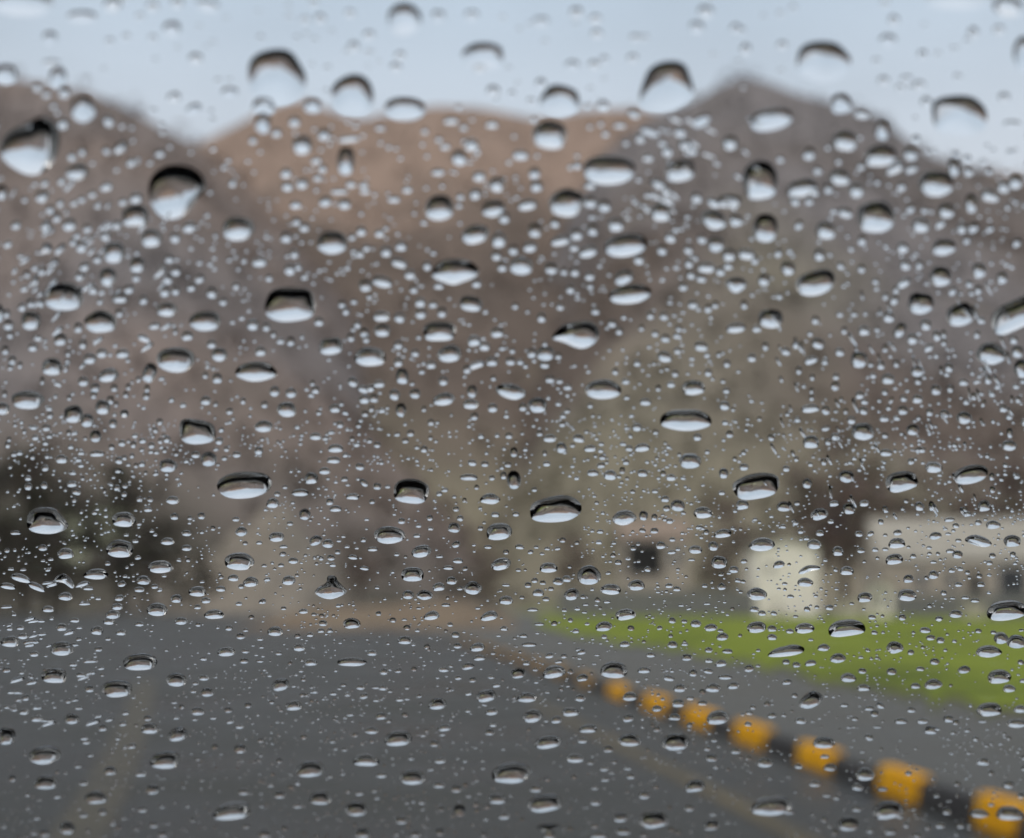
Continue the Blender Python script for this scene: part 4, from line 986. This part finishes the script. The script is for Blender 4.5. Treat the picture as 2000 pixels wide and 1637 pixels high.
# the fine spatter between them: past counting, one object
SV = []; SF = []
taken = [(d[0], d[1], max(d[2], d[3]) * .55) for d in D]
grid = {}
for x, y, rr in taken:
    grid.setdefault((int(x // 80), int(y // 80)), []).append((x, y, rr))
def free(x, y, rr):
    gx, gy = int(x // 80), int(y // 80)
    for i in range(gx - 1, gx + 2):
        for j in range(gy - 1, gy + 2):
            for a, b_, c_ in grid.get((i, j), ()):
                if (a - x) ** 2 + (b_ - y) ** 2 < (c_ + rr * .6) ** 2: return False
    return True
def add_spatter(outline, rings, ang, sag=.18):
    c, vs, fs = drop_mesh(outline, rings, ang, sag)
    k = len(SV); SV.extend([c + v for v in vs]); SF.extend([tuple(k + i for i in f) for f in fs])
for px, py, w, h, outline, special, tilt in REST:
    add_spatter(outline[::2], 5, math.radians(rnd.uniform(58, 74)), rnd.uniform(.02, .14))
nz = vnoise(99)
def scatter(n, x0, x1, y0, y1, inside):
    k = 0; tries = 0
    while k < n and tries < n * 30:
        tries += 1
        x = rnd.uniform(x0, x1); y = rnd.uniform(y0, y1)
        if not inside and -20 < x < 2020 and -20 < y < 1657: continue
        dens = .45 + .9 * float(nz(x / 170, y / 170)) + .5 * float(nz(x / 50 + 9, y / 50))
        if y < 240: dens *= .25
        elif y < 800: dens *= .62
        if rnd.random() > dens: continue
        sc = (PA + PB * (1000 - CY)) / (PA + PB * (y - CY))     # nearer glass, larger drops
        w = min(46, 5.0 * rnd.paretovariate(2.3)) / sc ** .8
        if y < 330: w *= 1.25
        h = w * rnd.uniform(.62, 1.0) * (1.05 if y < 900 else .82 if y < 1250 else .66)
        if not free(x, y, w / 2): continue
        grid.setdefault((int(x // 80), int(y // 80)), []).append((x, y, w * .5))
        tl = (1000 - x) / 1000 * 30 * max(0, (1000 - y) / 1000) * rnd.uniform(.3, 1.3)
        add_spatter(superell(x, y, w, h, tl, rnd.randint(0, 10 ** 6), 14), 3, math.radians(rnd.uniform(58, 76)), .05)
        k += 1
scatter(2300, -30, 2030, -30, 1670, True)
def spray(n, y0, y1, w0, w1):                                   # the finest spray low on the glass
    k = 0; tries = 0
    while k < n and tries < n * 20:
        tries += 1
        x = rnd.uniform(-20, 2020); y = rnd.uniform(y0, y1)
        if rnd.random() > .5 + 1.1 * float(nz(x / 120 + 30, y / 90)) + .6 * float(nz(x / 40, y / 30 + 7)): continue
        w = min(w1, w0 * rnd.paretovariate(2.6)); h = w * rnd.uniform(.5, .85)
        if not free(x, y, w / 2): continue
        add_spatter(superell(x, y, w, h, rnd.uniform(-12, 12), rnd.randint(0, 10 ** 6), 12), 2, math.radians(rnd.uniform(60, 78)), .04)
        k += 1
spray(2700, 820, 1660, 3.6, 14)
spray(350, 380, 900, 5, 14)
def trails(n, x0, x1, y0, y1, t0, t1):                          # drawn out beads where runs have broken up
    for _ in range(n):
        x = rnd.uniform(x0, x1); y = rnd.uniform(y0, y1)
        L = rnd.uniform(12, 34); w = rnd.uniform(4, 8)
        add_spatter(superell(x, y, L, w, rnd.uniform(t0, t1), rnd.randint(0, 10 ** 6), 16), 3, math.radians(rnd.uniform(62, 75)), .0)
trails(70, 1480, 1990, 560, 1010, -82, -55)
trails(45, 20, 330, 330, 720, 30, 60)
trails(25, 1250, 1480, 230, 420, -40, -20)
trails(30, 10, 200, 1120, 1420, -4, 20)
for _ in range(6500):                                            # the rest of the glass, outside the photo's frame
    x = rnd.gauss(1000, 2300); y = rnd.uniform(-350, 2350)
    if -40 < x < 2040 and -40 < y < 1680: continue
    w = min(90, 11 * rnd.paretovariate(1.5)); h = w * rnd.uniform(.5, .85)
    if abs((on_glass(x, y)).x) > HALF * .84: continue
    if w > 20 and not free(x, y, w / 2): continue
    if w > 20: grid.setdefault((int(x // 80), int(y // 80)), []).append((x, y, w * .5))
    add_spatter(superell(x, y, w, h, rnd.uniform(-14, 14), rnd.randint(0, 10 ** 6), 14 if w < 25 else 24), 2 if w < 14 else 4, math.radians(rnd.uniform(54, 66)), .12)
o = mesh_obj('raindrop_spatter', SV, SF, M_water)
finish(o)
tag(o, 'fine spatter of tiny raindrops between the larger drops on the windscreen', 'spatter', kind='stuff')
